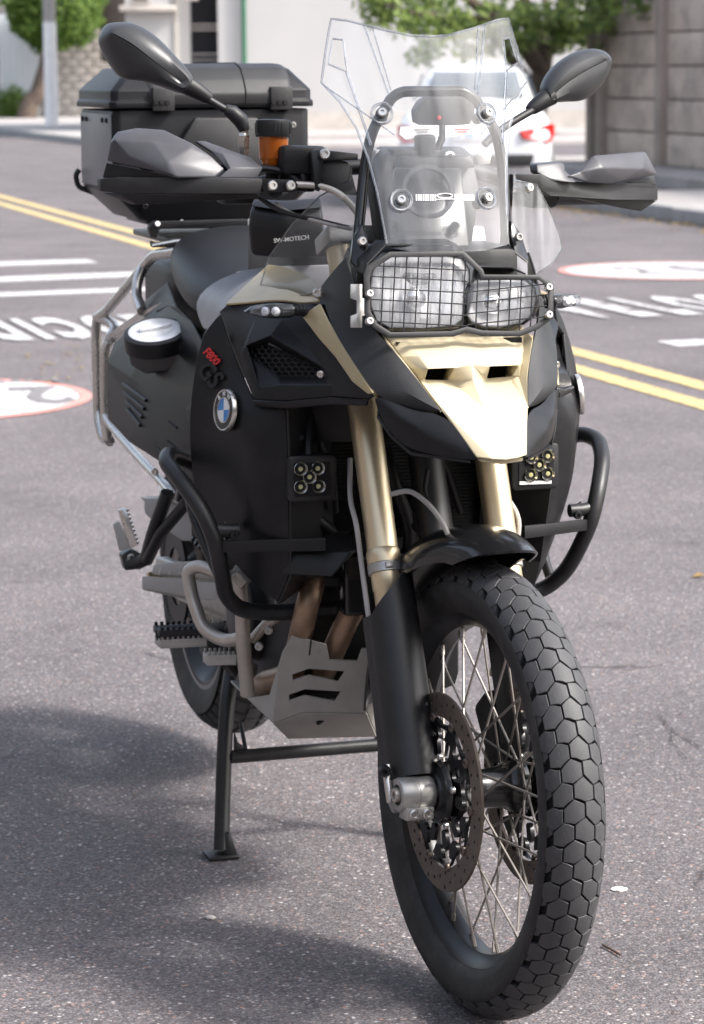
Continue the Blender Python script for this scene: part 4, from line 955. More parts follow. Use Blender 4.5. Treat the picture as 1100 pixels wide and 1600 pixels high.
cn = Vector((-.16, -.30, .94)).normalized(); cp = V(243, 518, 1.12); cfr = frame(cp, z=cn, up=(0, 1, 0))
fn = lathe('filler_neck', [(.030, .003), (.052, .003), (.0595, 0), (.0605, -.006), (.0615, -.028), (.03, -.03)], cfr, M['panel'], bike, 48)
cap = lathe('fuel_cap', [(0, .006), (.034, .006), (.035, .004), (.036, .006), (.046, .0055), (.0505, .003), (.0515, -.004), (0, -.004)], cfr, M['capsilver'], bike, 56, close=False)
prism('cap_grip', [cfr @ Vector(p) for p in ((-.030, -.006, .006), (.0, -.009, .006), (.030, -.006, .006), (.030, .006, .006), (0, .009, .006), (-.030, .006, .006))], cn*.006, M['capsilver'], cap, .002)
lathe('key_cover', [(0, .010), (.009, .010), (.011, .006), (0, .006)], cfr @ Matrix.Translation((.016, .0, 0)), M['capsilver'], cap, 24, close=False)
prism('neck_base', [V(196, 540, 1.24), V(203, 572, 1.23), V(225, 585, 1.2), V(262, 580, 1.12), V(292, 560, 1.05), V(298, 535, 1.03)], (.08, .06, .01), M['panel'], bike, .006)
# tail body
shell('tail_panel', [V(300, 505, 1.02), V(262, 478, 1.25), V(215, 500, 1.5), V(225, 470, 1.62), V(262, 440, 1.45), V(275, 480, 1.15)], [[0, 5, 1], [1, 5, 4, 2], [4, 3, 2]], M['grain'], bike, .005, .003, True)
box('tail_core', (0, 1.42, .98), (.26, .62, .12), M['black'], bike, .02)

# ---- headlight
HP0, HN = Vector((0, .085, 1.08)), Vector((0, -1, .28))
def HL(px, py, off=0.0): return PL(px, py, HP0+Vector((0, off, 0)), HN)
mo = [(583, 424), (590, 410), (604, 400), (640, 399), (700, 399), (722, 404), (733, 422), (733, 450), (727, 478), (722, 498), (710, 508), (660, 512), (610, 511), (590, 500), (582, 480), (580, 450)]
ao = [(727, 462), (731, 448), (742, 438), (760, 436), (800, 436), (822, 438), (835, 450), (838, 468), (832, 490), (815, 504), (785, 510), (755, 510), (736, 502), (728, 488)]
M['reflect'] = mat('reflector', (0.92, 0.92, 0.93), 0.24, metal=0.25, var=0.05, scale=90)
head = None
for name, o, bulge, fl in (('main', mo, .012, True), ('aux', ao, .022, False)):
    cx_, cy_ = sum(p[0] for p in o)/len(o), sum(p[1] for p in o)/len(o)
    sc_ = lambda k: [(cx_+(p[0]-cx_)*k, cy_+(p[1]-cy_)*k) for p in o]
    rings = [[HL(*p, .035) for p in sc_(1.10)], [HL(*p, .05) for p in sc_(1.12)], [HL(*p, .12)+Vector((0, 0, 0)) for p in sc_(.95)], [HL(*p, .19) for p in sc_(.6)]]
    bm = add_loft(bmesh.new(), rings, False); bm.faces.new([bm.verts.new(p) for p in rings[-1]])
    hb = finish('headlight', bm, M['gloss'], bike, solid=.003, smooth=50)
    rr = [[HL(*p, .028) for p in sc_(1.0)], [HL(*p, .050) for p in sc_(.94)], [HL(*p, .066) for p in sc_(.76)], [HL(*p, .076) for p in sc_(.45)], [HL(*p, .080) for p in sc_(.16)]]
    bm = add_loft(bmesh.new(), rr, False); bm.faces.new([bm.verts.new(p) for p in rr[-1]])
    finish('reflector', bm, M['reflect'], hb, smooth=60 if not fl else 20)
    bz = [[HL(*p, .027) for p in sc_(1.0)], [HL(*p, .022) for p in sc_(1.02)], [HL(*p, .026) for p in sc_(1.09)], [HL(*p, .036) for p in sc_(1.10)]]
    finish('bezel', add_loft(bmesh.new(), bz, False), M['gloss'], hb, smooth=60)
    bulb = HL(cx_+(-8 if fl else -10), cy_+(14 if fl else 4), .060)
    lathe('bulb_shield', [(0, -.014), (.010, -.013), (.016, -.008), (.017, .0), (.016, .03), (0, .03)], frame(bulb, z=(0, 1, 0)), M['chrome'], hb, 24, close=False)
    if fl:
        pass
    # lens cover
    bm = bmesh.new(); rings = []
    for k, f_ in ((1.0, 0), (.85, .55), (.6, .85), (.3, .97)): rings.append([bm.verts.new(HL(*p, .026-bulge*f_)) for p in sc_(k)])
    for a, b in zip(rings, rings[1:]):
        for i in range(len(o)): bm.faces.new((a[i], a[(i+1) % len(o)], b[(i+1) % len(o)], b[i]))
    bm.faces.new(rings[-1]); ln = finish('lens', bm, M['lens'], hb, smooth=80)
    if fl:
        for k in range(9):
            x = 596+k*15.5; a, b = (409, 505) if 0 < k < 8 else (424, 490)
            tube('lens_rib', [HL(x, a, .030), HL(x-1, (a+b)/2, .030), HL(x-2, b, .030)], .0016, M['lens'], hb, 6)
    if head is None: head = hb
box('headlight_shroud', (0, .24, 1.09), (.25, .14, .13), M['black'], bike, .02)
# stone guard in front of it
gd_out = [(573, 415), (609, 393), (725, 392), (755, 421), (757, 429), (844, 429), (865, 444), (865, 497), (840, 515), (812, 526), (752, 525), (728, 519), (709, 526), (607, 528), (582, 512), (569, 490), (568, 430)]
gd_in = [(583, 421), (612, 402), (721, 401), (747, 425), (750, 438), (841, 437), (856, 448), (856, 492), (836, 507), (810, 517), (755, 516), (730, 510), (706, 517), (611, 519), (590, 506), (579, 486), (578, 434)]
bm = bmesh.new(); oo = [[bm.verts.new(HL(*p, d)) for p in gd_out] for d in (0, .006)]; ii = [[bm.verts.new(HL(*p, d)) for p in gd_in] for d in (0, .006)]
n = len(gd_out)
for k in range(n):
    j = (k+1) % n
    bm.faces.new((oo[0][k], oo[0][j], ii[0][j], ii[0][k])); bm.faces.new((oo[1][k], ii[1][k], ii[1][j], oo[1][j]))
    bm.faces.new((oo[0][k], oo[1][k], oo[1][j], oo[0][j])); bm.faces.new((ii[0][k], ii[0][j], ii[1][j], ii[1][k]))
guard = finish('headlight_guard', bm, M['black'], bike, bevel=.001)
def clipline(poly, a, b):                          # part of the line a-b inside poly
    ts_ = []
    for (x1, y1), (x2, y2) in zip(poly, poly[1:]+poly[:1]):
        d = (b[0]-a[0])*(y2-y1)-(b[1]-a[1])*(x2-x1)
        if abs(d) < 1e-9: continue
        t = ((x1-a[0])*(y2-y1)-(y1-a[1])*(x2-x1))/d; u = ((x1-a[0])*(b[1]-a[1])-(y1-a[1])*(b[0]-a[0]))/d
        if 0 <= u <= 1: ts_.append(t)
    ts_.sort(); return [(ts_[i], ts_[i+1]) for i in range(0, len(ts_)-1, 2)]
mid = [((p[0]+q[0])/2, (p[1]+q[1])/2) for p, q in zip(gd_in, gd_out)]
lines = [((x+3.5, 390), (x-3.5, 530)) for x in (597.5, 615, 633, 651, 669.5, 688, 706.5, 725)]+[((x+2.5, 425), (x-2, 530)) for x in (744.5, 762, 779, 796, 813, 830)]
lines += [((565, y), (730, y+8.5)) for y in (414, 431, 449, 467, 484.5, 501)]+[((730, y+3.5), (870, y-11)) for y in (453, 470, 487, 504)]
for a, b in lines:
    for t0, t1 in clipline(mid, a, b)[:1] if abs(a[0]-b[0]) > 50 else clipline(mid, a, b):
        t0, t1 = max(0, t0), min(1, t1)
        P_ = lambda t: HL(a[0]+(b[0]-a[0])*t, a[1]+(b[1]-a[1])*t, .003)
        tube('guard_wire', [P_(t0), P_(t1)], .00105, M['black'], guard, 6)
for p in ((577, 459), (577, 502), (857, 449), (857, 492)):
    bolt('guard_bolt', HL(*p, -.003), HN, .0062, M['steel'], guard, .006)
for px in (553, 0):
    if px: q = [(548, 444), (566, 444), (566, 466), (574, 468), (574, 492), (566, 494), (566, 512), (548, 512), (548, 494), (558, 490), (558, 470), (548, 466)]
    prism('guard_bracket', [HL(*p, .02) for p in q], (0, .004, 0), M['alu'], guard, .0008) if px else None
vis = [(570, 430), (573, 412), (602, 382), (712, 380), (750, 416), (800, 417), (822, 427)]
vb = bmesh.new(); a = [vb.verts.new(HL(*p, .035)) for p in vis]; b = [vb.verts.new(HL(*p, .035)+Vector((0, .05, .004))) for p in vis]
for k in range(len(vis)-1): vb.faces.new((a[k], a[k+1], b[k+1], b[k]))
finish('guard_visor', vb, M['black'], guard, solid=.003, bevel=.0006)

# ---- windscreen: a curved sheet
def wsy(x, z): return .160+.34*(z-1.227)+1.55*x*x
def WS(px, py, off=0.0):
    p = V(px, py, .22)
    for i in range(12): p = V(px, py, wsy(p.x, p.z)+off)
    return p
OUT = [(-.144, 1.500), (-.156, 1.452), (-.1665, 1.404), (-.143, 1.374), (-.124, 1.335), (-.112, 1.29), (-.104, 1.24), (-.100, 1.19), (-.098, 1.158)]
TOPE = [(-.144, 1.500), (-.120, 1.497), (-.075, 1.484), (-.03, 1.474), (0, 1.472)]
outl = [Vector(p) for p in OUT[::-1]]+[Vector(p) for p in TOPE[1:]]
outl = outl+[Vector((-p.x, p.y)) for p in outl[-2::-1]]
outl += [Vector((.05, 1.150)), Vector((-.05, 1.150))]
slot = [Vector(p) for p in ((-.1440, 1.470), (-.1300, 1.468), (-.1290, 1.420), (-.1540, 1.432))]
def dens(l, d=.012):
    o = []
    for a, b in zip(l, l[1:]+l[:1]):
        n_ = max(1, int((b-a).length/d)); o += [a.lerp(b, i/n_) for i in range(n_)]
    return o
def cdt_sheet(outer, holes, step):
    pts, edges = [], []
    for l in [outer]+holes:
        l = dens(l); b = len(pts); pts += l; edges += [(b+i, b+(i+1) % len(l)) for i in range(len(l))]
    xs = [p.x for p in outer]; ys = [p.y for p in outer]
    x = min(xs)
    while x < max(xs):
        y = min(ys)
        while y < max(ys): pts.append(Vector((x, y))); y += step
        x += step
    r = geometry.delaunay_2d_cdt(pts, edges, [], 0, 1e-5); v2, f2 = r[0], r[2]
    def ins(p, poly):
        c = False
        for a, b in zip(poly, poly[1:]+poly[:1]):
            if (a.y > p.y) != (b.y > p.y) and p.x < (b.x-a.x)*(p.y-a.y)/(b.y-a.y)+a.x: c = not c
        return c
    fs = []
    for f in f2:
        c = sum((v2[i] for i in f), Vector((0, 0)))/len(f)
        if ins(c, outer) and not any(ins(c, h) for h in holes): fs.append(f)
    return v2, fs
v2, fs = cdt_sheet(outl, [slot, [Vector((-p.x, p.y)) for p in slot[::-1]]], .014)
bm = bmesh.new(); vv = [bm.verts.new((p.x, wsy(p.x, p.y), p.y)) for p in v2]
for f in fs: bm.faces.new([vv[i] for i in f])
for v in [v for v in bm.verts if not v.link_faces]: bm.verts.remove(v)
screen = finish('windscreen', bm, M['clear'], bike, smooth=80)
def wsp(p, off=0.0): return Vector((p[0], wsy(p[0], p[1])+off, p[1]))
def rim_tube(pts, r, closed=False):
    q = [wsp(p) for p in pts]
    return tube('polished_edge', q+([q[0]] if closed else []), r, M['edge'], screen, 6)
rim_tube(dens(outl)[:-18], .0017)
for s in (1, -1): rim_tube([Vector((s*p.x, p.y)) for p in dens(slot)], .0016, True)
for s in (1, -1):                                  # moulded creases
    for a, b, r in (((-.098, 1.490), (-.072, 1.385), .0014), ((-.086, 1.487), (-.068, 1.392), .0010), ((-.1665, 1.402), (-.070, 1.325), .0013), ((-.130, 1.420), (-.106, 1.31), .0020)):
        tube('crease', [wsp((s*(a[0]+(b[0]-a[0])*i/8), a[1]+(b[1]-a[1])*i/8), -.0008) for i in range(9)], r, M['edge'], screen, 6)
M['ring'] = clear('clear grommet', tint=(.7, .72, .75), haze=.25)
for px, py in ((597, 177), (760, 177), (627, 313), (760, 310)):
    p = WS(px, py); nn = Vector((3.1*p.x, -1, .34)).normalized()
    fr = frame(p, z=nn)
    g_ = lathe('grommet', [(.0135, .001), (.0165, .003), (.0178, .001), (.0178, -.003), (.0135, -.003)], fr, M['ring'], screen, 32)
    bolt('screw', p+nn*.003, nn, .0072, M['steel'], screen, .006)
    lathe('spacer', [(0, -.03), (.009, -.03), (.010, -.002), (0, -.002)], fr, M['black'], screen, 20, close=False)
# maker's stripe along the screen: bars either side of a small oval
for a, b in ((649, 682), (709, 741)):
    for i in range(9):
        x = a+(b-a)*(i+.5)/9; q = [WS(x-1.1, 303.5, -.0012), WS(x+1.1, 303.5, -.0012), WS(x+1.1+(1 if a > 700 else 0), 313.5, -.0012), WS(x-1.1+(1 if a > 700 else 0), 313.5, -.0012)]
        shell('screen_mark', q, [[0, 1, 2, 3]], M['white'], screen, .0004)
tube('screen_mark', [WS(695+12*cos(R(a)), 306+3.6*sin(R(a)), -.0015) for a in range(0, 361, 20)], .0009, M['white'], screen, 6)
tube('screen_mark', [WS(680, 311.5, -.0015), WS(712, 311, -.0015)], .0007, M['white'], screen, 6)
# black arch that carries it
arch = [V(556, 404, .21), V(562, 345, .235), V(569, 265, .255), V(580, 205, .262), V(612, 152, .262), V(628, 143, .262), V(722, 142, .262), V(742, 153, .262), V(776, 205, .262), V(786, 265, .255), V(790, 345, .24), V(789, 404, .21)]
tube('screen_arch', rnd(arch, .03), .0085, M['gloss'], bike, 14)
for s in (1, -1):
    br = [V(553, 372, .20), V(566, 350, .205), V(575, 372, .195), V(578, 400, .18), V(560, 420, .17), V(548, 410, .19)]
    br = br if s > 0 else [mx(p) for p in br]
    o = prism('screen_bracket', br, (0, .012, 0), M['gloss'], bike, .002)
    bolt('screw', (V(566, 377, .186) if s > 0 else mx(V(566, 377, .186))), (0, -1, .2), .007, M['steel'], o, .005)
# ---- clear side deflectors
df = [V(549, 262, .275), V(545, 282, .30), V(500, 306, .36), V(455, 352, .42), V(420, 402, .46), V(399, 473, .45), V(440, 468, .36), V(500, 456, .26), V(556, 440, .18), V(560, 400, .19), V(560, 330, .23), V(500, 390, .33)]
dff = [[0, 1, 10], [1, 2, 11, 10], [2, 3, 11], [3, 4, 11], [4, 5, 6, 11], [6, 7, 11], [7, 8, 9, 11], [9, 10, 11]]
dl = [V(803, 266, .275), V(806, 282, .285), V(838, 288, .33), V(858, 326, .37), V(874, 366, .40), V(878, 388, .405), V(866, 408, .38), V(838, 428, .32), V(806, 436, .20), V(801, 400, .2), V(800, 330, .235), V(826, 370, .30)]
for q, m_, f_ in ((df, M['thin'], False), (dl, M['glare'], True)):  # left sheet carries the painted white reflection
    d_ = shell('wind_deflector', q, [x[::-1] for x in dff] if f_ else dff, m_, bike, 0, 0, smooth=80)[0]
    tube('polished_edge', q[:10], .0013, M['edge'], d_, 6)
bolt('deflector_screw', V(808, 370, .21), (.3, -1, .2), .006, M['steel'], bike, .004)
bolt('deflector_screw', V(827, 293, .30), (.3, -1, .2), .007, M['steel'], bike, .004)
bolt('deflector_screw', V(497, 458, .255), (-.6, -1, .2), .008, M['steel'], bike, .006)

# ---- handlebar and what it carries (steered)
HB = lambda x, y, z: Vector((x, y, z))
bar = [HB(-.44, .52, 1.225), HB(-.26, .45, 1.225), HB(-.14, .40, 1.265), HB(0, .385, 1.272), HB(.14, .40, 1.265), HB(.26, .45, 1.225), HB(.44, .52, 1.225)]
tube('handlebar', rnd(bar, .07, 8), .0125, M['black'], bike, 16, ST)
for s in (1, -1):
    tube('grip', [HB(s*.30, .466, 1.225), HB(s*.43, .516, 1.225)], .0172, M['seat'], bike, 18, ST)
    box('switch_block', HB(s*.265, .445, 1.232), (.055, .05, .055), M['black'], bike, .010, None, ST)
    box('bar_clamp', HB(s*.045, .385, 1.272), (.035, .05, .05), M['alu'], bike, .006, None, ST)
# hand guards: points in the straight-ahead frame, right one drawn, left one its mirror image
def hguard(s):
    f_ = (lambda p: p) if s > 0 else mx
    t = [W(157, 279, .46), W(188, 277, .425), W(260, 277, .375), (W(330, 277, .352)), W(411, 279, .335)]
    b = [W(157, 299, .46), W(188, 302, .425), W(260, 303, .375), (W(330, 303, .352)), W(407, 303, .335)]
    bm = bmesh.new(); R_ = []
    for i, (p, q) in enumerate(zip(t, b)):
        d = Vector((.0, .035 if i else .02, 0)); R_.append([f_(v) for v in (p, q, q+d, p+d)])
    base = finish('hand_guard', add_loft(bmesh.new(), R_), M['grain'], bike, ST, bevel=.002)
    ch = [[W(160, 301, .462), W(205, 319, .45), W(208, 319, .48), W(162, 300, .48)], [W(188, 303.5, .428), W(212, 319.5, .428), W(215, 319, .46), W(192, 303, .46)], [W(262, 304.5, .378), W(262, 318, .39), W(264, 316, .42), W(264, 304, .42)], [W(405, 304, .337), W(405, 309, .345), W(405, 309, .37), W(405, 304, .37)]]
    finish('lower_lip', add_loft(bmesh.new(), [[f_(v) for v in r] for r in ch]), M['grain'], base, ST, bevel=.0015)
    sv = [W(166, 252, .455), W(172, 222, .448), W(182, 205, .455), W(214, 199, .448), W(256, 202, .425), W(300, 223, .388), W(330, 243, .372), W(352, 264, .360), W(336, 277, .352), W(276, 277, .358), W(262, 272, .366),
          W(178, 219, .432), W(240, 221, .405), W(296, 232, .378), W(262, 252, .372), W(200, 244, .420)]
    sh_ = shell('shield', [f_(v) for v in sv], [q if s > 0 else q[::-1] for q in ([0, 1, 11, 15], [1, 2, 11], [11, 2, 3, 12], [12, 3, 4], [12, 4, 5, 13], [13, 5, 6], [13, 6, 7, 8, 14], [15, 11, 12, 14], [12, 13, 14], [0, 15, 10], [15, 14, 10], [14, 9, 10], [14, 8, 9])], M['hgshield'], base, .006, .005, xf=ST, bang=9, smooth=60)
    iv = [W(306, 220, .405), W(320, 220, .405), W(392, 246, .375), W(411, 262, .352), W(402, 278, .348), W(342, 277, .350), W(356, 265, .356), W(348, 240, .372), W(360, 262, .352), W(330, 236, .385)]
    shell('inner_shield', [f_(v) for v in iv], [q if s > 0 else q[::-1] for q in ([0, 1, 2, 7, 9], [9, 7, 6], [7, 2, 3, 8], [7, 8, 6], [8, 3, 4, 5], [6, 8, 5])], M['hgshield'], base, .005, .002, xf=ST, bang=10)
    wv = [W(166, 254, .462), W(262, 273, .374), W(276, 278, .366), W(190, 277, .43), W(160, 277, .47)]
    shell('shield_base', [f_(v) for v in wv], [[0, 1, 2, 3, 4] if s > 0 else [4, 3, 2, 1, 0]], M['black'], base, .006, .0015, xf=ST)
    pl = [W(404, 279, .345), W(460, 281, .335), W(466, 288, .335), W(463, 300, .335), W(412, 301, .345)]
    mp = prism('mount_plate', [f_(v) for v in pl], (0, .012, 0), M['powder'], base, .0015, ST)
    for px in (425.5, 454): bolt('mount_bolt', f_(W(px, 290, .330)), (0, -1, .1), .0078, M['steel'], mp, .005, ST)
    tube('guard_stay', [f_(W(430, 298, .35)), f_(W(440, 296, .45))], .012, M['black'], base, 10, ST)
hguard(1)
def lguard():
    """left guard as the photograph shows it, from the bar end inward"""
    base = prism('hand_guard', [W(845, 270, .345), W(862, 282, .350), W(1016, 287, .45), W(1028, 292, .47), W(1028, 313, .47), W(960, 312, .40), W(860, 306, .35), W(843, 296, .345)], (0, .03, 0), M['grain'], bike, .002, ST)
    prism('lower_lip', [W(958, 309, .41), W(1027, 313.5, .475), W(1002, 330, .46), W(985, 327, .445), W(905, 311, .38), W(868, 307, .36)], (0, .03, 0), M['grain'], base, .002, ST)
    sv = [W(884, 276, .36), W(903, 270, .37), W(925, 246, .385), W(1002, 238, .44), W(1006, 240, .445), W(1023, 272, .47), W(965, 282, .40), W(952, 286, .392), W(915, 285, .372), W(938, 263, .366), W(1000, 264, .424)]
    shell('shield', sv, [[0, 1, 8], [1, 9, 8], [1, 2, 9], [2, 3, 10, 9], [3, 4, 5, 10], [9, 10, 6], [10, 5, 6], [9, 6, 7, 8]], M['hgshield'], base, .006, .005, xf=ST, bang=9, smooth=60)
    prism('inner_shield', [W(838, 256, .36), W(872, 253, .372), W(882, 255, .375), W(884, 266, .372), W(892, 275, .365), W(902, 285, .352), W(880, 284, .35), W(860, 282, .35), W(840, 270, .35)], (0, .03, 0), M['hgshield'], base, .003, ST)
    prism('shield_base', [W(966, 284, .42), W(1022, 274, .48), W(1027, 291, .478), W(1015, 288, .47)], (0, .02, 0), M['grain'], base, .002, ST)
    mp = prism('mount_plate', [W(800, 272, .345), W(846, 272, .345), W(846, 298, .345), W(800, 296, .345)], (0, .012, 0), M['powder'], base, .0015, ST)
    tube('guard_stay', [W(815, 285, .355), W(815, 285, .45)], .012, M['black'], base, 10, ST)
lguard()
# brake lever, hose union, reservoir
tube('brake_lever', cr([W(480, 296, .36), W(440, 268, .37), W(380, 262, .39), W(300, 262, .40), W(220, 262, .44)], 6), .006, M['black'], bike, 8, ST)
tube('brake_hose', cr([W(462, 288, .345), W(500, 291, .335), W(530, 303, .32), W(556, 330, .30), W(566, 360, .28)], 6), .0052, M['tube'], bike, 10, ST)
tube('brake_hose', cr([W(400, 305, .38), W(440, 330, .35), W(500, 345, .33), W(545, 356, .30)], 6), .004, M['black'], bike, 8, ST)
tube('clutch_cable', cr([W(430, 318, .37), W(460, 335, .35), W(520, 352, .31), W(550, 358, .29)], 6), .0028, M['polegrey'], bike, 8, ST)
mc = box('brake_master_cylinder', W(470, 250, .375), (.075, .045, .045), M['black'], bike, .008, None, ST)
prism('lever_bracket', [W(440, 262, .36), W(458, 240, .37), W(485, 236, .375), W(500, 245, .37), W(500, 275, .36), W(492, 300, .35), W(470, 300, .35), W(468, 262, .36)], (0, .03, 0), M['gloss'], mc, .003, ST)
prism('lever_pivot', [W(488, 240, .352), W(545, 252, .345), W(552, 275, .34), W(560, 306, .335), W(520, 302, .34), W(500, 280, .345)], (0, .03, 0), M['grain'], bike, .004, ST)
lev = prism('clamp_arm', [W(486, 238, .34), W(496, 233, .34), W(560, 240, .335), W(560, 250, .335), W(506, 252, .338), W(500, 300, .33), W(493, 296, .33)], (0, .012, 0), M['powder'], bike, .002, ST)
bolt('arm_bolt', W(507, 241, .332), (0, -1, .2), .0085, M['steel'], lev, .005, ST)
rp = W(427, 222, .40); rfr = frame(rp, z=(.0, .05, 1))
def h_of(py): return (222-py)/1010.0
res = lathe('brake_reservoir', [(0, -.037), (.016, -.037), (.0185, -.030), (.0225, -.026), (.0235, -.006), (.0240, .009), (0, .009)], rfr, M['amber'], bike, 40, ST, close=False)
lathe('reservoir_cap', [(0, .008), (.0275, .008), (.0283, .010), (.0283, .030), (.0275, .0335), (.020, .035), (0, .035)], rfr, M['black'], res, 48, ST, close=False)
for k in range(30):
    a = 2*pi*k/30
    if k % 5 < 3: tube('cap_rib', [rfr @ Vector((.0284*cos(a), .0284*sin(a), .013)), rfr @ Vector((.0284*cos(a), .0284*sin(a), .029))], .0009, M['black'], res, 5, ST)
lathe('reservoir_neck', [(0, -.06), (.010, -.06), (.012, -.05), (.0145, -.036), (0, -.036)], rfr, M['black'], res, 24, ST, close=False)
# mirrors
def loop_loft(name, outline, depth_front, depth_back, ridge, m, parent, xf, cpt=None):
    """rounded pod: an outline ring with domed front and flat back; ridge moves the dome's crest"""
    c = sum(outline, Vector())/len(outline)
    out = []
    N = len(outline)
    cr0 = c+ridge
    for f_, d in ((.0, depth_front), (.40, depth_front*.93), (.72, depth_front*.68), (.92, depth_front*.30), (1.0, 0.0)):
        out.append([cr0.lerp(p, f_) if f_ else cr0+(p-c)*.02 for p in outline])
        out[-1] = [p+Vector((0, -d, 0)) for p in out[-1]]
    out.append([p+Vector((0, depth_back, 0))+(c-p)*.05 for p in outline])
    return finish(name, add_loft(bmesh.new(), out), m, parent, xf, smooth=70)
def mirror(head, crest, stem, collar, nut):
    o = cr([W(px, py, y) for px, py, y in head], 3, True); N = len(o)
    c = sum(o, Vector())/N
    bm = bmesh.new()
    cw = cr([W(px, py, y) for px, py, y in crest], 4)
    def near(p):
        best = None
        for a, b in zip(cw, cw[1:]):
            ab = b-a; t = max(0, min(1, (p-a).dot(ab)/ab.dot(ab))); q = a+ab*t
            if best is None or (p-q).length < (p-best).length: best = q
        return best
    R_ = []
    for k, dy in ((None, .022), (None, .012), (0, 0), (.08, -.0055), (.25, -.0105), (.5, -.0115), (.78, -.0065), (.985, -.0005)):
        if k is None: R_.append([bm.verts.new(p+Vector((0, dy, 0))+(c-p)*(.05 if dy > .02 else .005)) for p in o])
        else: R_.append([bm.verts.new(p.lerp(near(p), k)+Vector((0, dy, 0))) for p in o])
    for a, b in zip(R_, R_[1:]):
        for k in range(N): bm.faces.new((a[k], a[(k+1) % N], b[(k+1) % N], b[k]))
    bm.faces.new(R_[0])
    h = finish('mirror', bm, M['mirrorback'], bike, ST, 28)
    shell('mirror_glass', [p.lerp(c, .14)+Vector((0, .0225, 0)) for p in o], [list(range(N))], M['chrome'], h, .001, xf=ST)
    st = [W(*p) for p in stem]
    tube('mirror_stem', cr(st, 6), .0062, M['black'], h, 12, ST)
    q = [W(*p) for p in collar[0]]; tube('collar', q, collar[1], M['black'], h, 16, ST)
    if nut:
        n0 = W(*nut)
        lathe('stem_nut', [(0, -.022), (.0085, -.022), (.0085, -.012), (.0095, -.010), (.0095, .008), (.0075, .012), (.0075, .016), (.009, .018), (.009, .026), (0, .026)], frame(n0, z=(0, 0, 1)), M['steel'], h, 6, ST, smooth=20, close=False)
    return h
M['mirrorback'] = mat('mirror shell', (0.030, 0.031, 0.033), 0.36, var=0.1, bump=0.1, bscale=900)
mirror([(157, 68, .50), (160, 50, .50), (169, 38, .50), (185, 34.5, .495), (206, 36, .485), (226, 44, .475), (250, 62, .462), (275, 88, .45), (296, 112, .44), (302, 126, .437), (297, 138, .437), (284, 146, .44), (255, 136, .452), (222, 127, .465), (200, 124, .475), (186, 117, .483), (170, 95, .494)],
       [(176, 52, .462), (205, 68, .444), (240, 95, .430), (282, 128, .428)],
       [(292, 134, .438), (325, 155, .430), (352, 171, .425), (372, 180, .42), (381, 190, .42), (382, 206, .42)],
       ([(285, 129, .438), (300, 137, .437), (324, 152, .432), (328, 155, .431)], [.0155, .0145, .0105, .0085]), (381, 220, .42))
tube('stem_elbow', [W(352, 171, .425), W(362, 175, .423), W(376, 188, .42), W(382, 203, .42)], [.0085, .0115, .0125, .009], M['black'], bike, 14, ST)
mirror([(850, 143, .44), (853, 128, .445), (866, 108, .452), (885, 91, .462), (905, 80, .475), (926, 76, .485), (944, 80, .495), (953, 90, .50), (953, 103, .50), (946, 122, .495), (934, 140, .486), (918, 153, .474), (904, 158, .465), (885, 159, .456), (868, 160, .447), (856, 158, .442)],
       [(945, 95, .468), (915, 110, .446), (885, 130, .434), (861, 151, .431)],
       [(858, 154, .44), (832, 172, .43), (805, 188, .42), (775, 208, .41), (757, 226, .405)],
       ([(862, 150, .441), (850, 156, .439), (832, 169, .434), (827, 173, .433)], [.0150, .0145, .0115, .0085]), None)
# ---- instruments
dash = prism('instrument_cluster', [V(600, 240, .33), V(740, 240, .33), V(752, 300, .30), V(740, 385, .27), V(596, 385, .27), V(585, 300, .30)], (0, .05, .012), M['grain'], bike, .008)
prism('dash_face', [V(610, 395, .19), V(735, 395, .19), V(728, 320, .235), V(722, 262, .27), V(618, 262, .27), V(608, 320, .235)], (0, .012, 0), M['gloss'], dash, .004)
prism('dash_hood', [V(628, 245, .30), V(735, 242, .30), V(744, 262, .295), V(620, 264, .295)], (0, .06, .0), M['black'], dash, .004)
lathe('dial_rim', [(.036, -.004), (.042, -.004), (.043, .006), (.036, .006)], frame(V(668, 300, .24), z=(0, -1, .3)), M['gloss'], dash, 40)
box('ignition_housing', Vector((0, .36, 1.285)), (.09, .06, .03), M['black'], bike, .008, None, ST)
sn = prism('satnav', [V(px, py, .36) for px, py in ((652, 196), (650, 176), (658, 162), (672, 152), (735, 150), (745, 160), (742, 182), (734, 197))], (0, .03, .004), M['black'], bike, .004)
lathe('satnav_light', [(0, .002), (.003, .0015), (.0035, 0), (0, 0)], frame(V(686, 184, .358), z=(0, -1, 0)), M['red'], sn, 12, close=False)
tube('satnav_arm', [V(690, 196, .365), V(690, 218, .36), V(676, 248, .35)], .006, M['black'], sn, 10)
for q in ([(626, 198), (686, 196), (686, 213), (634, 218), (624, 210)], [(698, 197), (738, 194), (736, 209), (700, 214)]):
    cdx = prism('pass_card', [V(px, py, .352) for px, py in q], (0, .0015, 0), M['white'], sn, 0)
    for k in range(2): box('card_line', V((q[0][0]+q[1][0])/2+4, 202+k*4, .3512), (.024-.006*k, .0006, .0016), M['polegrey'] if q[0][0] < 690 else M['red'], cdx, 0)
bolt('stem_bolt', V(702, 246, .33), (0, -1, .4), .010, M['steel'], bike, .006)
box('satnav_mount', V(664, 245, .34), (.03, .03, .07), M['black'], bike, .006)
prism('dash_tab', [V(745, 240, .33), V(768, 242, .33), V(766, 256, .33), V(748, 258, .33)], (0, .004, 0), M['steel'], bike, .001)
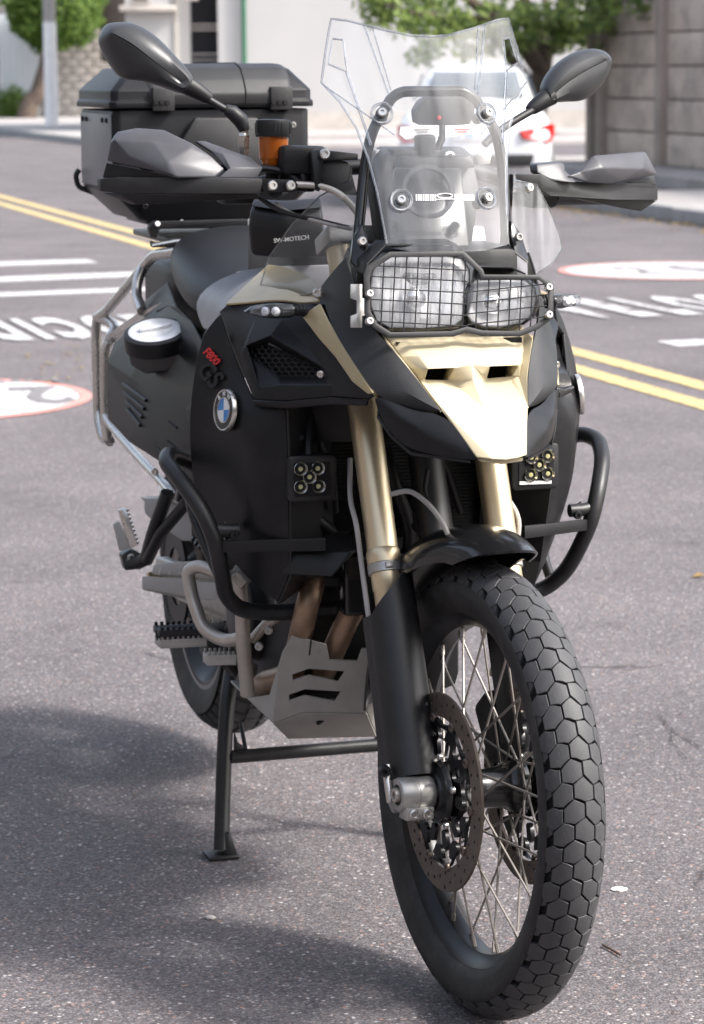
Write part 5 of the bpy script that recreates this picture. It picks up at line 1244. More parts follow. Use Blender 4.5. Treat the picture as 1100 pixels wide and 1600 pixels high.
# ---- turn signals
def signal(f_, pts, stalk):
    ol = [f_(p) for p in pts]
    b = loop_loft('turn_signal', ol, .012, .014, Vector((0, 0, .001)), M['gloss'], bike, None)
    return b
for s in (1, -1):
    f_ = (lambda p: p) if s > 0 else mx
    o = [(382, 487), (393, 480), (410, 476), (436, 474), (458, 476), (463, 481), (463, 491), (455, 496), (430, 498), (405, 496)]
    b = loop_loft('turn_signal', [f_(V(px, py, .325-(px-382)*.0008)) for px, py in o], .012, .016, Vector(), M['gloss'], bike, None)
    tube('stalk', [f_(V(461, 485.5, .272)), f_(V(474, 485, .268)), f_(V(494, 485, .262))], [.008, .0085, .0105], M['black'], b, 14)
    for q in range(5): tube('stalk_rib', [f_(V(467+q*5, 485, .268)), f_(V(468.6+q*5, 485, .268))], .0105, M['black'], b, 14)
    for px in (415, 431):
        lp = f_(V(px, 486.5, .288-(px-415)*.0008)); lathe('signal_lens', [(0, .0085), (.0045, .0075), (.0065, .004), (.0072, 0), (0, 0)], frame(lp, z=(-.3*s, -1, .1)), M['reflect'], b, 20, close=False)
    tube('signal_cover', [f_(V(392, 487, .304)), f_(V(404, 486, .292)), f_(V(445, 485, .262)), f_(V(458, 485, .262))], [.004, .0095, .0105, .008], M['thin'], b, 14)
# ---- auxiliary lamps
M['lampref'] = mat('small lamp reflector', (0.5, 0.5, 0.48), 0.2, metal=1.0, var=0.05)
for s in (1, -1):
    f_ = (lambda p: p) if s > 0 else mx
    q = [(450, 716), (455, 713), (520, 711), (527, 716), (527, 779), (522, 783), (455, 786), (450, 781)]
    lb = prism('fog_lamp', [f_(V(px, py, .265)) for px, py in q], (0, .045, .0), M['powder'], bike, .004)
    prism('lamp_window', [f_(V(px, py, .2635)) for px, py in ((459, 724), (516, 721), (517, 774), (461, 777))], (0, .004, 0), M['gap'], lb, 0)
    for px, py in ((470, 733), (497, 732), (484, 745.5), (470, 761), (498, 760)):
        c = f_(V(px, py, .262)); fr = frame(c, z=(0, -1, 0.02))
        lathe('lamp_reflector', [(.0112, .001), (.0106, .002), (.0098, .001), (.0045, -.006), (0, -.006), (0, -.009), (.0112, -.009)], fr, M['lampref'], lb, 20, close=False)
        lathe('led', [(0, .0002), (.0036, -.0004), (.0042, -.004), (0, -.004)], fr, M['led'], lb, 14, close=False)
    if s < 0: prism('lamp_strip', [V(812, 752.5, .262), V(862, 751, .262), V(862, 755.5, .262), V(812, 757.5, .262)], (0, .003, 0), M['white'], lb, 0)
    for k in range(3): box('lamp_fin', f_(V(488, 745, .318+.012*k)), (.066, .003, .062), M['powder'], lb, .0005)
    tube('lamp_bracket', [f_(V(482, 712, .29)), f_(V(482, 690, .30)), f_(V(485, 640, .33))], .009, M['black'], lb, 8)
    bolt('bracket_bolt', f_(V(470, 684, .29)), (0, -1, .3), .005, M['black'], lb, .004)
# ---- crash bars
CBR = .0135
cbp = [V(330, 755, .70), V(300, 722, .60), V(263, 709, .50), V(259, 722, .465), V(282, 750, .415), V(318, 800, .37), V(338, 850, .358), V(347, 900, .385), V(352, 930, .410), V(374, 953, .430), V(420, 958, .432), V(524, 952, .415)]
cb2 = [V(292, 752, .60), V(300, 800, .56), V(322, 856, .52), V(345, 905, .48), V(352, 935, .45)]
for s in (1, -1):
    f_ = (lambda p: p) if s > 0 else mx
    b = tube('crash_bar', [f_(p) for p in rnd(cbp, .045, 6)], CBR, M['powder'], bike, 16)
    tube('brace_tube', [f_(p) for p in rnd(cb2, .05, 5)], .009, M['powder'], b, 12)
    e_ = f_(V(522, 952, .415)); d = f_(V(526, 952, .414))-e_
    tube('end_cap', [e_-d*.6, e_+d*.8], .0150, M['powder'], b, 16)
    cl = f_(V(352, 829, .362)); cl2 = f_(V(372, 828, .362))
    tube('clamp', [f_(V(340, 828, .365)), cl, cl2], .011, M['powder'], b, 12)
    prism('clamp_plate', [f_(V(352, 815, .360)), f_(V(366, 822, .358)), f_(V(366, 838, .358)), f_(V(352, 845, .362))], (0, .006, 0), M['powder'], b, .001)
    bolt('clamp_bolt', f_(V(365, 836, .352)), (0, -1, 0), .007, M['black'], b, .006)
    g_ = (lambda p: p) if s < 0 else mx
    prism('cross_plate', [g_(V(918, 812, .352)), g_(V(820, 822, .262)), g_(V(820, 842, .262)), g_(V(918, 829, .352))], (0, .008, 0), M['black'], b, .001)
# ---- dark core: radiator, frame, engine
box('radiator', (0, .40, .80), (.36, .05, .26), M['black'], bike, .01)
bm = bmesh.new()
for k in range(40): add_box(bm, (0, .373, .685+k*.0058), (.32, .004, .0012))
tag(finish('radiator_fins', bm, M['gap'], bike), kind='stuff')
box('airbox', (0, .62, .98), (.40, .42, .16), M['black'], bike, .03)
box('front_frame', (0, .34, .96), (.26, .10, .12), M['black'], bike, .02)
eng = box('engine_block', (0, .72, .52), (.30, .42, .30), M['black'], bike, .03)
cyl = box('cylinder_head', (0, .52, .66), (.30, .22, .20), M['black'], bike, .03, Matrix.Rotation(R(-12), 3, 'X'))
lathe('clutch_cover', [(0, .02), (.07, .018), (.085, .008), (.09, -.02), (0, -.02)], frame((-.165, .78, .48), z=(-1, 0, 0)), M['black'], eng, 40, close=False)
box('oil_cooler', (0, .37, .60), (.22, .04, .10), M['gloss'], bike, .008)
prism('intake_duct', [V(460, 864, .30), V(545, 862, .26), V(560, 858, .27), V(520, 902, .245), V(438, 898, .31)], (.02, .07, .02), M['black'], bike, .004)
for s in (1, -1):
    f_ = (lambda p: p) if s > 0 else mx
    tube('frame_tube', [f_(p) for p in (Vector((-.07, .42, 1.0)), Vector((-.15, .60, .80)), Vector((-.15, .80, .52)), Vector((-.13, 1.0, .40)))], .019, M['black'], bike, 12)
    tube('sub_frame', [f_(p) for p in (Vector((-.15, .75, .82)), Vector((-.13, 1.25, .92)), Vector((-.11, 1.6, 1.0)))], .013, M['black'], bike, 10)
    tube('fork_cable', cr([f_(V(505, 640, .34)), f_(V(500, 690, .33)), f_(V(520, 745, .32)), f_(V(525, 800, .34))], 5), .005, M['black'], bike, 8)
for q, r_ in (([V(470, 800, .36), V(500, 815, .34), V(530, 850, .36), V(528, 900, .42)], .010), ([V(600, 700, .34), V(618, 760, .33), V(640, 830, .35), (V(630, 900, .40))], .011), ([V(640, 660, .34), V(690, 720, .33), V(720, 800, .36)], .006), ([V(455, 690, .33), V(470, 780, .32), V(462, 850, .34)], .004)):
    tube('coolant_hose' if r_ > .008 else 'wiring_loom', cr(q, 6), r_, M['black'], bike, 10)
lathe('horn', [(0, .01), (.012, .008), (.03, .004), (.034, -.004), (.03, -.02), (0, -.024)], frame(V(660, 800, .34), z=(0, -1, .1)), M['gloss'], bike, 32, close=False)
for k in range(7): box('cooling_fin', Vector((0, .50+.010*k, .585+.028*k)), (.312, .225, .006), M['black'], cyl, .001, Matrix.Rotation(R(-12), 3, 'X'))
for px, py in ((452, 912), (500, 905), (420, 985), (436, 940), (405, 1010)): bolt('engine_bolt', V(px, py, .47), (-.5, -1, 0), .007, M['alu'], eng, .005)
# exhaust headers
tube('exhaust_header', cr([V(500, 870, .46), V(490, 910, .40), V(478, 955, .38), V(468, 1000, .43), V(455, 1060, .56)], 6), .0195, M['header'], bike, 16)
tube('exhaust_header', cr([V(580, 880, .44), V(570, 920, .39), V(545, 965, .385), V(520, 1020, .42), V(495, 1075, .56)], 6), .0195, M['header'], bike, 16)
tube('exhaust_collector', cr([V(455, 1060, .50), V(420, 1070, .62), Vector((-.10, .85, .33)), Vector((.05, 1.0, .36)), Vector((.15, 1.2, .5))], 6), .026, M['header'], bike, 16)
muf = tube('muffler', [Vector((.17, 1.20, .62)), Vector((.19, 1.26, .66)), Vector((.21, 1.66, .82)), Vector((.213, 1.70, .835))], [.04, .058, .058, .045], M['tube'], bike, 24)
# ---- skid plate
def SK(px, py, y): return V(px, py, y)
kv = [SK(457, 992, .40), SK(510, 1006, .375), SK(515, 1030, .372), SK(558, 1031, .358), SK(565, 1012, .356), SK(576, 1012, .352), SK(573, 1112, .392), SK(472, 1111, .415), SK(425, 1127, .44),
      SK(588, 1146, .425), SK(450, 1151, .47), SK(440, 1018, .44), SK(422, 1085, .46), SK(388, 1089, .60), SK(358, 1068, .68)]
hol = lambda pts: [pts[0], pts[1], pts[2], pts[3], pts[4], pts[5]]
s1 = [(457, 1052), (483, 1043), (539, 1047), (528, 1063.5), (482, 1053.5), (458, 1062)]
s2 = [(452, 1083.5), (477, 1075), (533, 1078.5), (523, 1094), (476, 1085.5), (452, 1093.5)]
def yk(px, py): return .375+(1000-py)*-.00032+(520-px)*.00040
front = [(457, 992), (510, 1006), (515, 1030), (558, 1031), (565, 1012), (576, 1012), (573, 1112), (472, 1111), (427, 1128), (436, 1040)]
v2, fs = cdt_sheet([Vector((p[0], -p[1]))*.001 for p in front], [[Vector((p[0], -p[1]))*.001 for p in h] for h in (s1, s2)], .012)
bm = bmesh.new(); vv = [bm.verts.new(V(p.x*1000, -p.y*1000, yk(p.x*1000, -p.y*1000))) for p in v2]
for f in fs: bm.faces.new([vv[i] for i in f])
for v in [v for v in bm.verts if not v.link_faces]: bm.verts.remove(v)
skid = finish('skid_plate', bm, M['skid'], bike, solid=.004, smooth=30)
ky = lambda px, py: V(px, py, yk(px, py))
lowv = [ky(427, 1128.5), ky(472, 1111.5), ky(573, 1112.5), V(588, 1148, .445), V(450, 1151.5, .49)]
low = shell('skid_plate_chin', lowv, [[0, 1, 2, 3, 4]], M['skid'], skid, .004, .001)[0]
lathe('drain_hole', [(.0, .001), (.0085, .001), (.0105, -.002), (0, -.002)], frame(V(503, 1129.5, .435), z=(0, -.6, -.8)), M['gap'], skid, 20, close=False)
sidev = [ky(457, 992), ky(436, 1040), ky(427, 1128.5), V(450, 1151.5, .49), V(386, 1087, .66), V(362, 1063, .72), V(386, 1090, .60), V(421, 1084, .50), V(440, 1030, .45)]
shell('skid_plate_wing', [ky(456, 992), ky(436, 1040), ky(426, 1129), V(386, 1091, .62), V(421, 1085, .50), V(441, 1018, .43)], [[0, 1, 5], [1, 2, 4, 5], [2, 3, 4]], M['skid'], skid, .004, .001)
shell('skid_plate_wing', [ky(426, 1129.3), V(450, 1152, .49), Vector((.14, .50, .34)), Vector((.14, .75, .30)), V(360, 1066, .74), V(386, 1092, .62)], [[0, 1, 2, 3, 4, 5]], M['skid'], skid, .004, .001)
shell('skid_plate_wing', [V(576, 1012, .354), V(574, 1112, .394), V(589, 1148, .447), Vector((.15, .62, .36)), Vector((.15, .55, .46))], [[0, 1, 2, 3, 4]], M['skid'], skid, .004, .001)
tube('cable_tie', [V(486, 1000, .37), V(483.5, 1024, .366)], .0016, M['black'], skid, 6)
# ---- stainless engine bars on the right side
for s in (1, -1):
    f_ = (lambda p: p) if s > 0 else mx
    eb = tube('engine_bar', [f_(p) for p in rnd([V(372, 903, .62), V(352, 900, .62), V(310, 884, .66), V(293, 892, .67), V(299, 930, .66), V(318, 985, .63), V(352, 1003, .60), V(382, 996, .56)], .05, 6)], .0115, M['tube'], bike, 14)
    tube('upright_tube', [f_(p) for p in cr([V(374, 898, .50), V(378, 940, .51), V(380, 1000, .525), V(387, 1085, .55)], 5)], .0125, M['tube'], eb, 14)
    tube('cross_tube', [f_(V(394, 1000, .55)), f_(V(416, 975, .53)), f_(V(452, 955, .5))], .0085, M['tube'], eb, 10)
    tube('tube_cap', [f_(V(372, 896, .49)), f_(V(386, 912, .48))], .0135, M['tube'], eb, 14)
# pedals and pegs
def teeth(name, a, b, w, h, m, parent, n_=7):
    """toothed peg top: bar with a row of teeth"""
    a, b = Vector(a), Vector(b); d = (b-a); bm = bmesh.new()
    add_prism(bm, [a+Vector((0, -w, 0)), b+Vector((0, -w, 0)), b+Vector((0, w, 0)), a+Vector((0, w, 0))], (0, 0, -h))
    for k in range(n_):
        for s_ in (-1, 1):
            c = a+d*((k+.5)/n_)+Vector((0, s_*(w-.002), 0)); add_box(bm, c+Vector((0, 0, .003)), (d.length/n_*.55, .004, .006))
    return finish(name, bm, m, parent, bevel=.0008)
pg = tube('rider_footpeg', [V(318, 985, .82), V(246, 990, .86)], .014, M['black'], bike, 12)
teeth('peg_rubber', V(244, 981, .85), V(316, 978, .82), .026, .012, M['seat'], pg, 8)
teeth('peg_teeth', V(246, 996, .85), V(318, 992, .82), .024, .016, M['alu'], pg, 9)
bp_ = teeth('brake_pedal', V(320, 1021, .62), V(366, 1020, .60), .016, .018, M['alu'], bike, 6)
tube('pedal_arm', [V(350, 1035, .61), V(365, 1050, .66), V(370, 1030, .80)], .008, M['black'], bp_, 10)
for s in (1, -1):
    f_ = (lambda p: p) if s > 0 else mx
    hg = tube('peg_hanger', [f_(p) for p in rnd([V(262, 770, 1.02), V(240, 830, 1.06), V(228, 876, 1.12), V(204, 880, 1.16)], .05)], .013, M['powder'], bike, 12)
    tube('hanger_brace', [f_(p) for p in (V(292, 785, .98), V(250, 835, 1.04), V(230, 876, 1.10))], .011, M['powder'], hg, 12)
    prism('hanger_block', [f_(p) for p in (V(190, 868, 1.17), V(206, 858, 1.16), V(222, 866, 1.13), V(222, 890, 1.13), V(196, 892, 1.17))], (0, .03, 0), M['powder'], hg, .003)
    pp = prism('passenger_footpeg', [f_(p) for p in (V(185, 797, 1.165), V(197, 794, 1.16), V(216, 852, 1.14), V(204, 858, 1.15))], (0, .012, 0), M['steel'], bike, .0015)
    bm = bmesh.new()
    for k in range(9):
        c = V(197+18*(k+.5)/9+1, 794+57*(k+.5)/9, 1.158-.02*k/9); add_box(bm, f_(c), (.005, .006, .004))
    finish('peg_tooth', bm, M['steel'], pp)
    prism('peg_arm', [f_(p) for p in (V(178, 820, 1.19), V(187, 815, 1.19), V(205, 856, 1.16), V(188, 862, 1.17))], (0, .012, 0), M['polegrey'], pp, .002)
    bolt('peg_pivot', f_(V(205, 871, 1.15)), (0, -1, 0), .007, M['alu'], hg, .004)
prism('hugger_plate', [V(227, 781, 1.30), V(262, 780, 1.22), V(298, 800, 1.12), V(300, 846, 1.10), V(285, 846, 1.13), V(242, 818, 1.26), V(226, 802, 1.30)], (.01, .05, 0), M['polegrey'], bike, .004)
prism('hugger_plate', [V(225, 779, 1.31), V(264, 778, 1.23), V(266, 785, 1.23), V(228, 786, 1.31)], (.0, .03, 0), M['tube'], bike, .002)
# ---- swingarm
sw = prism('swing_arm', [Vector((-.105, .98, .47)), Vector((-.125, 1.20, .465)), Vector((-.140, 1.62, .43)), Vector((-.140, 1.63, .36)), Vector((-.125, 1.20, .385)), Vector((-.105, .98, .40))], (.028, 0, 0), M['alu'], bike, .006)
prism('swing_arm', [Vector((.105, .98, .47)), Vector((.125, 1.20, .465)), Vector((.140, 1.62, .43)), Vector((.140, 1.63, .36)), Vector((.125, 1.20, .385)), Vector((.105, .98, .40))], (-.028, 0, 0), M['alu'], bike, .006)
cgd = [[V(222, 905, 1.5), V(222, 925, 1.5), V(228, 926, 1.42), V(228, 905, 1.42)], [V(240, 898, 1.36), V(240, 935, 1.36), V(250, 936, 1.30), V(250, 898, 1.30)], [V(300, 905, 1.15), V(300, 940, 1.15), V(305, 940, 1.1), V(305, 905, 1.1)], [V(330, 915, 1.05), V(330, 938, 1.05), V(334, 938, 1.0), V(334, 915, 1.0)]]
gb = finish('chain_guard', add_loft(bmesh.new(), [[V(222, 900, 1.50), V(222, 922, 1.50), V(236, 922, 1.40), V(236, 900, 1.40)], [V(285, 908, 1.24), V(285, 936, 1.24), V(310, 936, 1.12), V(310, 908, 1.12)], [V(322, 910, 1.08), V(322, 938, 1.08), V(338, 938, 1.0), V(338, 910, 1.0)]]), M['polegrey'], bike, bevel=.006)
finish('guard_top', add_loft(bmesh.new(), [[V(240, 880, 1.46), V(236, 899, 1.46), V(250, 899, 1.36), V(252, 880, 1.36)], [V(312, 876, 1.16), V(316, 906, 1.16), V(330, 906, 1.06), V(328, 876, 1.06)]]), M['polegrey'], gb, bevel=.005)
for k in range(3): tube('clip', [V(256+k*16, 880, 1.36-.06*k), V(250+k*16, 898, 1.36-.06*k)], .004, M['steel'], gb, 8)
tube('axle_nut', [Vector((-.14, 1.578, .394)), Vector((-.165, 1.578, .394))], .014, M['brass'], sw, 6)
lathe('rear_sprocket', [(.06, -.003), (.105, -.003), (.105, .003), (.06, .003)], frame((-.105, 1.578, .394), z=(1, 0, 0)), M['black'], bike, 42)
ch = []
for k in range(26): a = R(90+180*k/25); ch.append(Vector((-.105, 1.578-.108*cos(a)*-1 if False else 1.578+.108*sin(R(180*k/25)), .394+.108*cos(R(180*k/25)))))
ch = [Vector((-.105, .98, .475))]+ch+[Vector((-.105, .98, .415))]
bm = bmesh.new()
for i in range(len(ch)-1):
    n_ = max(1, int((ch[i+1]-ch[i]).length/.0155))
    for j in range(n_):
        p, q = ch[i].lerp(ch[i+1], j/n_), ch[i].lerp(ch[i+1], (j+.8)/n_); add_tube(bm, [p+Vector((.005*(j % 2), 0, 0)), q+Vector((.005*(j % 2), 0, 0))], .0055, 6)
tag(finish('drive_chain', bm, M['black'], bike, smooth=0), kind='stuff')
# ---- rear wheel
RZ = .394; XR = frame((0, 1.578, RZ), z=(1, 0, 0), up=(0, 0, 1))
rp_ = [(.232, -.058), (.245, -.066), (.27, -.074), (.285, -.0755)]+[(.253+.072*cos(R(a)), .0755*sin(R(a))) for a in range(-75, 76, 10)]+[(.285, .0755), (.27, .074), (.245, .066), (.232, .058)]
rty = lathe('rear_tyre', rp_, XR, M['wornrubber'], bike, 80, None, 50)
bm = bmesh.new()
rb0 = None
for j, v_ in enumerate((-52, -26, 0, 26, 52)):
    poly = [(-.40, v_-10), (.32, v_-11), (.42, v_+9), (-.30, v_+11)]
    b_ = bmesh.new(); rr = []
    for s_, d_ in ((1, -.001), (.94, .0055), (.4, .006)):
        cv = v_; rr.append([b_.verts.new((lambda u2, v2: Vector(((.0755+d_)*sin(R(v2)), 1.578-(.253+(.072+d_)*cos(R(v2)))*sin(u2*2*pi/44), RZ+(.253+(.072+d_)*cos(R(v2)))*cos(u2*2*pi/44))))(u*s_+(.5 if j % 2 else 0), cv+(v-cv)*s_)) for u, v in poly])
    for a, b in zip(rr, rr[1:]):
        for k in range(4): b_.faces.new((a[k], a[(k+1) % 4], b[(k+1) % 4], b[k]))
    b_.faces.new(rr[-1]); o = finish('tread_block', b_, M['tread'], rty, smooth=28)
    RCT = Matrix.Translation((0, 1.578, RZ))
    for k in range(1, 44): copy(o, RCT @ Matrix.Rotation(2*pi*k/44, 4, 'X') @ RCT.inverted(), rty)
rw = lathe('rear_wheel', [(.236, -.06), (.238, -.056), (.222, -.05), (.205, -.02), (.205, .02), (.222, .05), (.238, .056), (.236, .06), (.222, .058), (.198, .022), (.198, -.022), (.222, -.058)], XR, M['rim'], bike, 72, None, 30)
lathe('rim_tape', [(.2375, -.0610), (.2385, -.0605), (.229, -.0595), (.228, -.0602)], XR, M['polegrey'], rw, 72)
lathe('hub', [(0, -.09), (.03, -.09), (.055, -.06), (.058, -.05), (.04, -.03), (.04, .03), (.058, .05), (.055, .06), (.03, .09), (0, .09)], XR, M['black'], rw, 32, close=False)
for k in range(32):
    a = 2*pi*k/32; s_ = -1 if k % 2 else 1; t_ = (1 if (k//2) % 2 else -1)*R(60)
    tube('spoke', [XR @ Vector((.053*cos(a+t_), .053*sin(a+t_), s_*.052)), XR @ Vector((.200*cos(a), .200*sin(a), s_*.008))], .002, M['spoke'], rw, 6)
lathe('rear_brake_disc', [(.09, -.0025), (.1325, -.0025), (.1325, .0025), (.09, .0025)], frame((-.078, 1.578, RZ), z=(1, 0, 0)), M['disc'], bike, 60)
# rear mudguard
bm = bmesh.new(); g = []
for i in range(14):
    th = R(-70+110*i/13); g.append([bm.verts.new(Vector((x, 1.578+.365*sin(th), RZ+.365*cos(th)-abs(x)*.25))) for x in (-.08, -.05, 0, .05, .08)])
for a, b in zip(g, g[1:]):
    for j in range(4): bm.faces.new((a[j], a[j+1], b[j+1], b[j]))
finish('rear_hugger', bm, M['black'], bike, solid=.003, smooth=60)
# ---- centre stand
ft0 = G(345, 1341); FY_ = ft0.y
for s in (1, -1):
    f_ = (lambda p: p) if s > 0 else mx
    lp = [V(362, 1050, FY_+.12), V(355, 1100, FY_+.085), V(350, 1190, FY_+.05), V(346, 1328, FY_+.004)]
    if s < 0: lp = [Vector((-p.x, p.y, p.z)) for p in lp]
    st = tube('centre_stand_leg', cr(lp, 5), .0145, M['powder'], bike, 14)
    fx = f_(Vector((V(346, 1330, FY_).x, FY_, 0)))
    prism('stand_foot', [fx+Vector((-.028, -.02, .001)), fx+Vector((.030, -.02, .001)), fx+Vector((.030, .035, .001)), fx+Vector((-.028, .035, .001))], (0, 0, .008), M['powder'], st, .003)
    prism('stand_toe', [fx+Vector((.004*s, -.012, .008)), fx+Vector((.028*s, -.012, .008)), fx+Vector((.018*s, -.004, .048)), fx+Vector((.006*s, -.002, .050))], (0, .012, 0), M['powder'], st, .003)
    prism('stand_gusset', [f_(p) for p in (V(366, 1140, FY_+.06), V(372, 1160, FY_+.055), V(390, 1172, FY_+.05), V(366, 1176, FY_+.05))], (0, .006, 0), M['powder'], st, .001)
    tube('stand_brace', [f_(V(376, 1130, FY_+.10)), f_(V(384, 1172, FY_+.05))], .004, M['powder'], st, 8)
    box('stand_pivot', f_(Vector((-.15, FY_+.16, .37))), (.06, .07, .06), M['black'], bike, .01)
xa = V(360, 1183, FY_+.05)
tube('stand_crossbar', [xa, mx(xa)], .0125, M['powder'], bike, 16)
# ---- pannier rack
RK = .0105
rk1 = rnd([V(300, 384, 1.30), V(272, 394, 1.42), V(240, 398, 1.52), V(224, 418, 1.56), V(165, 488, 1.74), V(151, 496, 1.78), V(150, 530, 1.80), V(152, 600, 1.80), V(153, 650, 1.80), V(160, 684, 1.76), V(172, 690, 1.72)], .04)
rk2 = rnd([V(151, 496, 1.78), V(168, 500, 1.74), V(181, 512, 1.69), V(172, 528, 1.67), V(164, 548, 1.67), V(163, 600, 1.67), V(165, 660, 1.66), V(168, 688, 1.66), V(176, 684, 1.66)], .03)
rk3 = rnd([V(224, 418, 1.56), V(214, 440, 1.54), V(213, 462, 1.52), V(222, 486, 1.46)], .03)
rk4 = [V(168, 530, 1.66), V(215, 494, 1.50), V(252, 476, 1.36)]
rk5 = rnd([V(164, 650, 1.66), V(172, 664, 1.62), V(210, 708, 1.44), V(252, 752, 1.24), V(268, 772, 1.16)], .03)
for s in (1, -1):
    f_ = (lambda p: p) if s > 0 else mx
    rk = tube('pannier_rack', [f_(p) for p in rk1], RK, M['steel'], bike, 14)
    for q, r_ in ((rk2, RK), (rk3, RK), (rk5, .0085)): tube('rack_tube', [f_(p) for p in q], r_, M['steel'], rk, 12)
    prism('rack_strap', [f_(p) for p in (V(164, 524, 1.665), V(214, 489, 1.50), V(255, 470, 1.34), V(255, 479, 1.34), V(214, 500, 1.50), V(170, 534, 1.665))], (.0, .004, -.012), M['steel'], rk, .002)
    bolt('rack_bolt', f_(V(242, 737, 1.27)), (-1, -1, 0), .007, M['steel'], rk, .004); bolt('rack_bolt', f_(V(173, 533, 1.64)), (-1, -1, 0), .006, M['alu'], rk, .004)
    prism('rack_foot', [f_(p) for p in (V(250, 745, 1.24), V(262, 752, 1.2), V(274, 768, 1.15), V(262, 790, 1.15), V(250, 770, 1.2))], (0, .012, 0), M['steel'], rk, .002)
# ---- luggage plate under the case
lp_ = box('luggage_rack', (-.03, 1.56, 1.095), (.24, .34, .012), M['powder'], bike, .004)
prism('rack_plate_edge', [V(232, 356, 1.42), V(238, 346, 1.42), V(388, 342, 1.36), V(388, 356, 1.36), V(250, 358, 1.42), V(246, 372, 1.42), V(236, 372, 1.42)], (0, .02, 0), M['powder'], lp_, .003)
prism('rack_lower_edge', [V(236, 376, 1.40), V(250, 381, 1.40), V(280, 376, 1.38), V(330, 372, 1.36), V(330, 378, 1.36), V(270, 387, 1.38), V(238, 387, 1.40)], (0, .02, 0), M['powder'], lp_, .003)
for px, py in ((246, 350), (284, 348)): bolt('plate_bolt', V(px, py, 1.415), (0, -1, .3), .006, M['steel'], lp_, .004)
tube('rack_rail', [V(238, 384, 1.39), V(275, 377, 1.375), V(330, 373, 1.355)], .004, M['steel'], lp_, 8)
box('rack_mount', (-.03, 1.5, 1.065), (.10, .2, .05), M['black'], lp_, .008)

# =================================================================== top case (lifts off the rack)
CX = (V(175, 200, 1.46).x+V(488, 200, 1.46).x)/2; CW = (V(488, 200, 1.46).x-V(175, 200, 1.46).x)/2; CF, CB = 1.46, 1.80
zs = V(300, 168, CF).z; ztop = V(300, 101, 1.56).z; zl = V(300, 146, CF).z
case = thing('top_case', 'black metal top case with hinged lid strapped on the rear rack', 'top case', (CX, 1.63, 1.10))
zb = V(300, 345, CF).z; zc = V(160, 313, 1.6).z
def rect(x0, x1, y0, y1, z, c=0.012): return [Vector(p) for p in ((x0+c, y0, z), (x1-c, y0, z), (x1, y0+c, z), (x1, y1-c, z), (x1-c, y1, z), (x0+c, y1, z), (x0, y1-c, z), (x0, y0+c, z))]
body = finish('case_body', add_loft(bmesh.new(), [rect(CX-CW+.06, CX+CW-.06, CF+.03, CB-.04, zb), rect(CX-CW+.004, CX+CW-.004, CF+.004, CB-.004, zc+.02), rect(CX-CW+.004, CX+CW-.004, CF+.004, CB-.004, zs-.004)]), M['case'], case, bevel=.004)
finish('case_side_sheen', add_prism(bmesh.new(), [Vector((CX-CW+.0035, y, z)) for y, z in ((CF+.02, zs-.012), (CB-.02, zs-.012), (CB-.02, zc+.028), (CF+.02, zc+.028))], (-.003, 0, 0)), M['casesheen'], body, bevel=.001)  # thin sheet on one side only, painted lighter as reflected sky
for y in (CF+.05, CF+.09, CB-.09, CB-.05): bolt('rivet', Vector((CX-CW-.0005, y, zs-.024)), (-1, 0, 0), .005, M['black'], body, .003)
lr = [rect(CX-CW-.004, CX+CW+.004, CF-.006, CB+.006, zs), rect(CX-CW-.004, CX+CW+.004, CF-.006, CB+.006, zs+.012), rect(CX-CW, CX+CW, CF-.002, CB+.002, zs+.014), rect(CX-CW, CX+CW, CF-.002, CB+.002, zl+.006), rect(CX-CW+.040, CX+CW-.034, CF+.035, CB-.04, ztop-.010), rect(CX-CW+.048, CX+CW-.042, CF+.045, CB-.05, ztop-.006)]
lid = finish('case_lid', add_loft(bmesh.new(), lr), M['case'], case, bevel=.003)
# moulded middle section of the lid with rounded shoulders
x0, x1 = V(229, 140, 1.45).x, V(462, 140, 1.45).x
pr = []
for y, z in ((CF-.010, zs+.004), (CF-.012, zl), (CF+.006, zl+.026), (CF+.03, ztop-.008), (CF+.07, ztop+.002), (CB-.07, ztop+.002), (CB-.02, ztop-.02), (CB+.006, zl), (CB+.006, zs+.004)): pr.append((y, z))
def lidring(x, k): return [Vector((x, (CF+CB)/2+(y-(CF+CB)/2)*k, zs+(z-zs)*(k if z > zl else 1))) for y, z in pr]
mid_ = finish('lid_handle_section', add_loft(bmesh.new(), [lidring(x0, .93), lidring(x0+.012, .985), lidring(x0+.03, 1.0), lidring(x1-.03, 1.0), lidring(x1-.012, .985), lidring(x1, .93)]), M['grain'], lid, bevel=.004, bang=12)
xs_ = V(384, 130, 1.45).x; tube('seam', [Vector((xs_, y-.0005 if y < 1.6 else y, z+.0008)) for y, z in pr[:6]], .0012, M['gap'], lid, 6)
tv = Vector((0, pr[2][0]-pr[1][0], pr[2][1]-pr[1][1])); tp_ = V(344, 128, CF+.012); nrm = Vector((0, -tv.z, tv.y)).normalized()
yy = CF+.03; fr = frame(Vector((V(345, 126, CF).x, CF+.0215, V(345, 126, CF+.02).z)), x=(1, 0, 0), z=(0, -1, .72))
text('case_lettering', 'SW-MOTECH', .0165, .0030, M['gloss'], fr @ Matrix.Translation((0, 0, .002)), lid, bold=.0004, sx=1.05, space=1.05)
for px in (253, 437):
    hp = [Vector((V(px-17, 150, CF).x, CF-.016, zl+.012)), Vector((V(px+17, 150, CF).x, CF-.016, zl+.012)), Vector((V(px+17, 150, CF).x, CF-.016, zs-.006)), Vector((V(px-17, 150, CF).x, CF-.016, zs-.006))]
    hg_ = prism('hinge', hp, (0, .014, 0), M['grain'], case, .002)
    for k in (-9, 0, 9): box('hinge_slot', V(px+k, 160, CF-.0175), (.0075, .003, .0075), M['gap'], hg_, 0)
    for k in (-1, 1): bolt('rivet', V(px+k*9, 172, CF-.001), (0, -1, 0), .004, M['black'], hg_, .004)
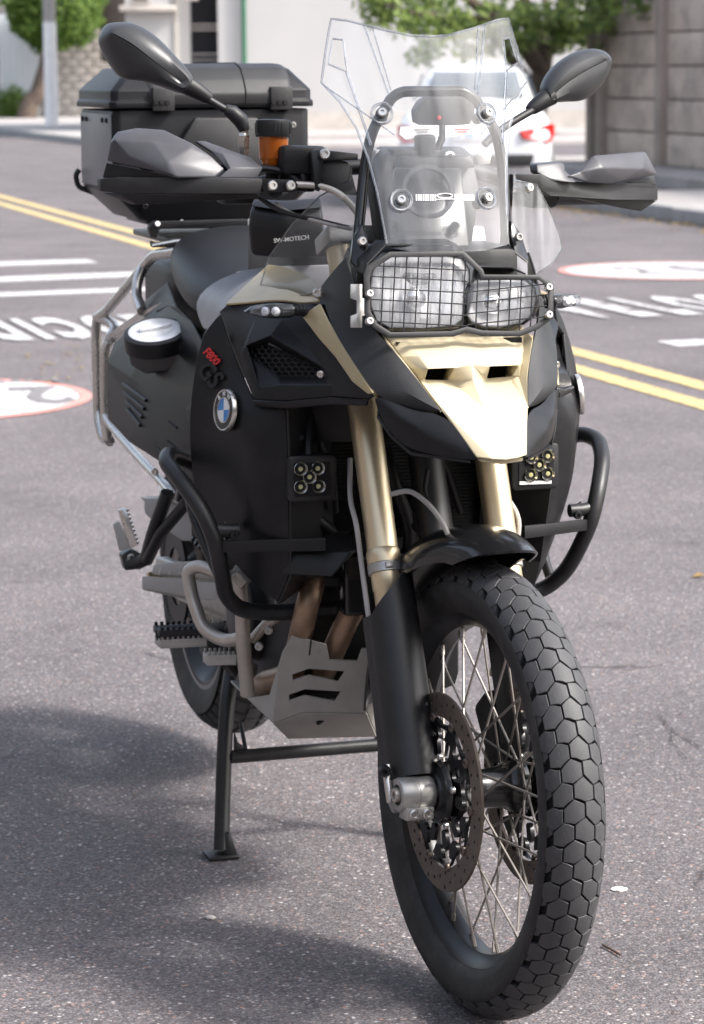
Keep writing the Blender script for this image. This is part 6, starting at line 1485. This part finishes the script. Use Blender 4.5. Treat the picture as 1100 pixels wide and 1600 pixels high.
prism('back_pad', [V(px, py, CF) for px, py in ((302, 183), (400, 183), (420, 235), (420, 262), (290, 262), (278, 225))], (0, -.016, 0), M['grain'], case, .006)
bolt('case_screw', V(458, 195, CF-.002), (0, -1, 0), .006, M['steel'], case, .003); bolt('case_screw', V(227, 322, CF+.01), (0, -1, -.2), .006, M['black'], case, .004)
for s in (1, -1):
    xe = CX-s*(CW+.004)
    gg = tube('tie_loop', rnd([Vector((xe, CB-.02, zc+.055)), Vector((xe-s*.008, CB-.02, zc+.045)), Vector((xe-s*.004, CB-.02, zc+.02)), Vector((xe+s*.052, CB-.04, zb+.035))], .01), .0055, M['black'], case, 8)
prism('case_plinth', [V(px, py, CF+.04) for px, py in ((215, 330), (388, 330), (388, 348), (233, 352))], (0, .2, 0), M['black'], case, .003)

# =================================================================== tank bag
tbag = thing('tank_bag', 'small black tank bag with pale printed name behind the handlebar', 'bag', V(445, 405, .62))
def TBp(px, py, y): return V(px, py, y)
rg = [[TBp(392, 398, .60), TBp(452, 407, .56), TBp(500, 402, .54), TBp(498, 402, .80), TBp(400, 398, .86)],
      [TBp(388, 355, .60), TBp(446, 362, .555), TBp(506, 360, .53), TBp(506, 365, .80), TBp(396, 362, .86)],
      [TBp(391, 328, .605), TBp(444, 336, .56), TBp(504, 330, .54), TBp(504, 340, .80), TBp(400, 338, .86)],
      [TBp(397, 314, .62), TBp(444, 317, .59), TBp(500, 312, .57), TBp(502, 325, .78), TBp(405, 325, .84)]]
finish('bag_body', add_loft(bmesh.new(), rg), M['black'], tbag, bevel=.008, bang=15)
finish('bag_flap', add_loft(bmesh.new(), [[TBp(393, 322, .598), TBp(444, 331, .553), TBp(503, 324, .535), TBp(503, 330, .8), TBp(400, 330, .86)], [TBp(396, 311, .615), TBp(444, 315, .58), TBp(501, 309, .565), TBp(503, 320, .78), TBp(406, 320, .84)]]), M['seat'], tbag, bevel=.004)
a_, b_ = TBp(433, 376, .556), TBp(479, 371, .535)
nb = (b_-a_).cross(Vector((0, 0, 1))).normalized(); nb = nb if nb.y < 0 else -nb
text('bag_lettering', 'SW-MOTECH', .0100, .0012, M['white'], frame((a_+b_)/2+nb*.0035, x=b_-a_, z=nb), tbag, bold=.0001)
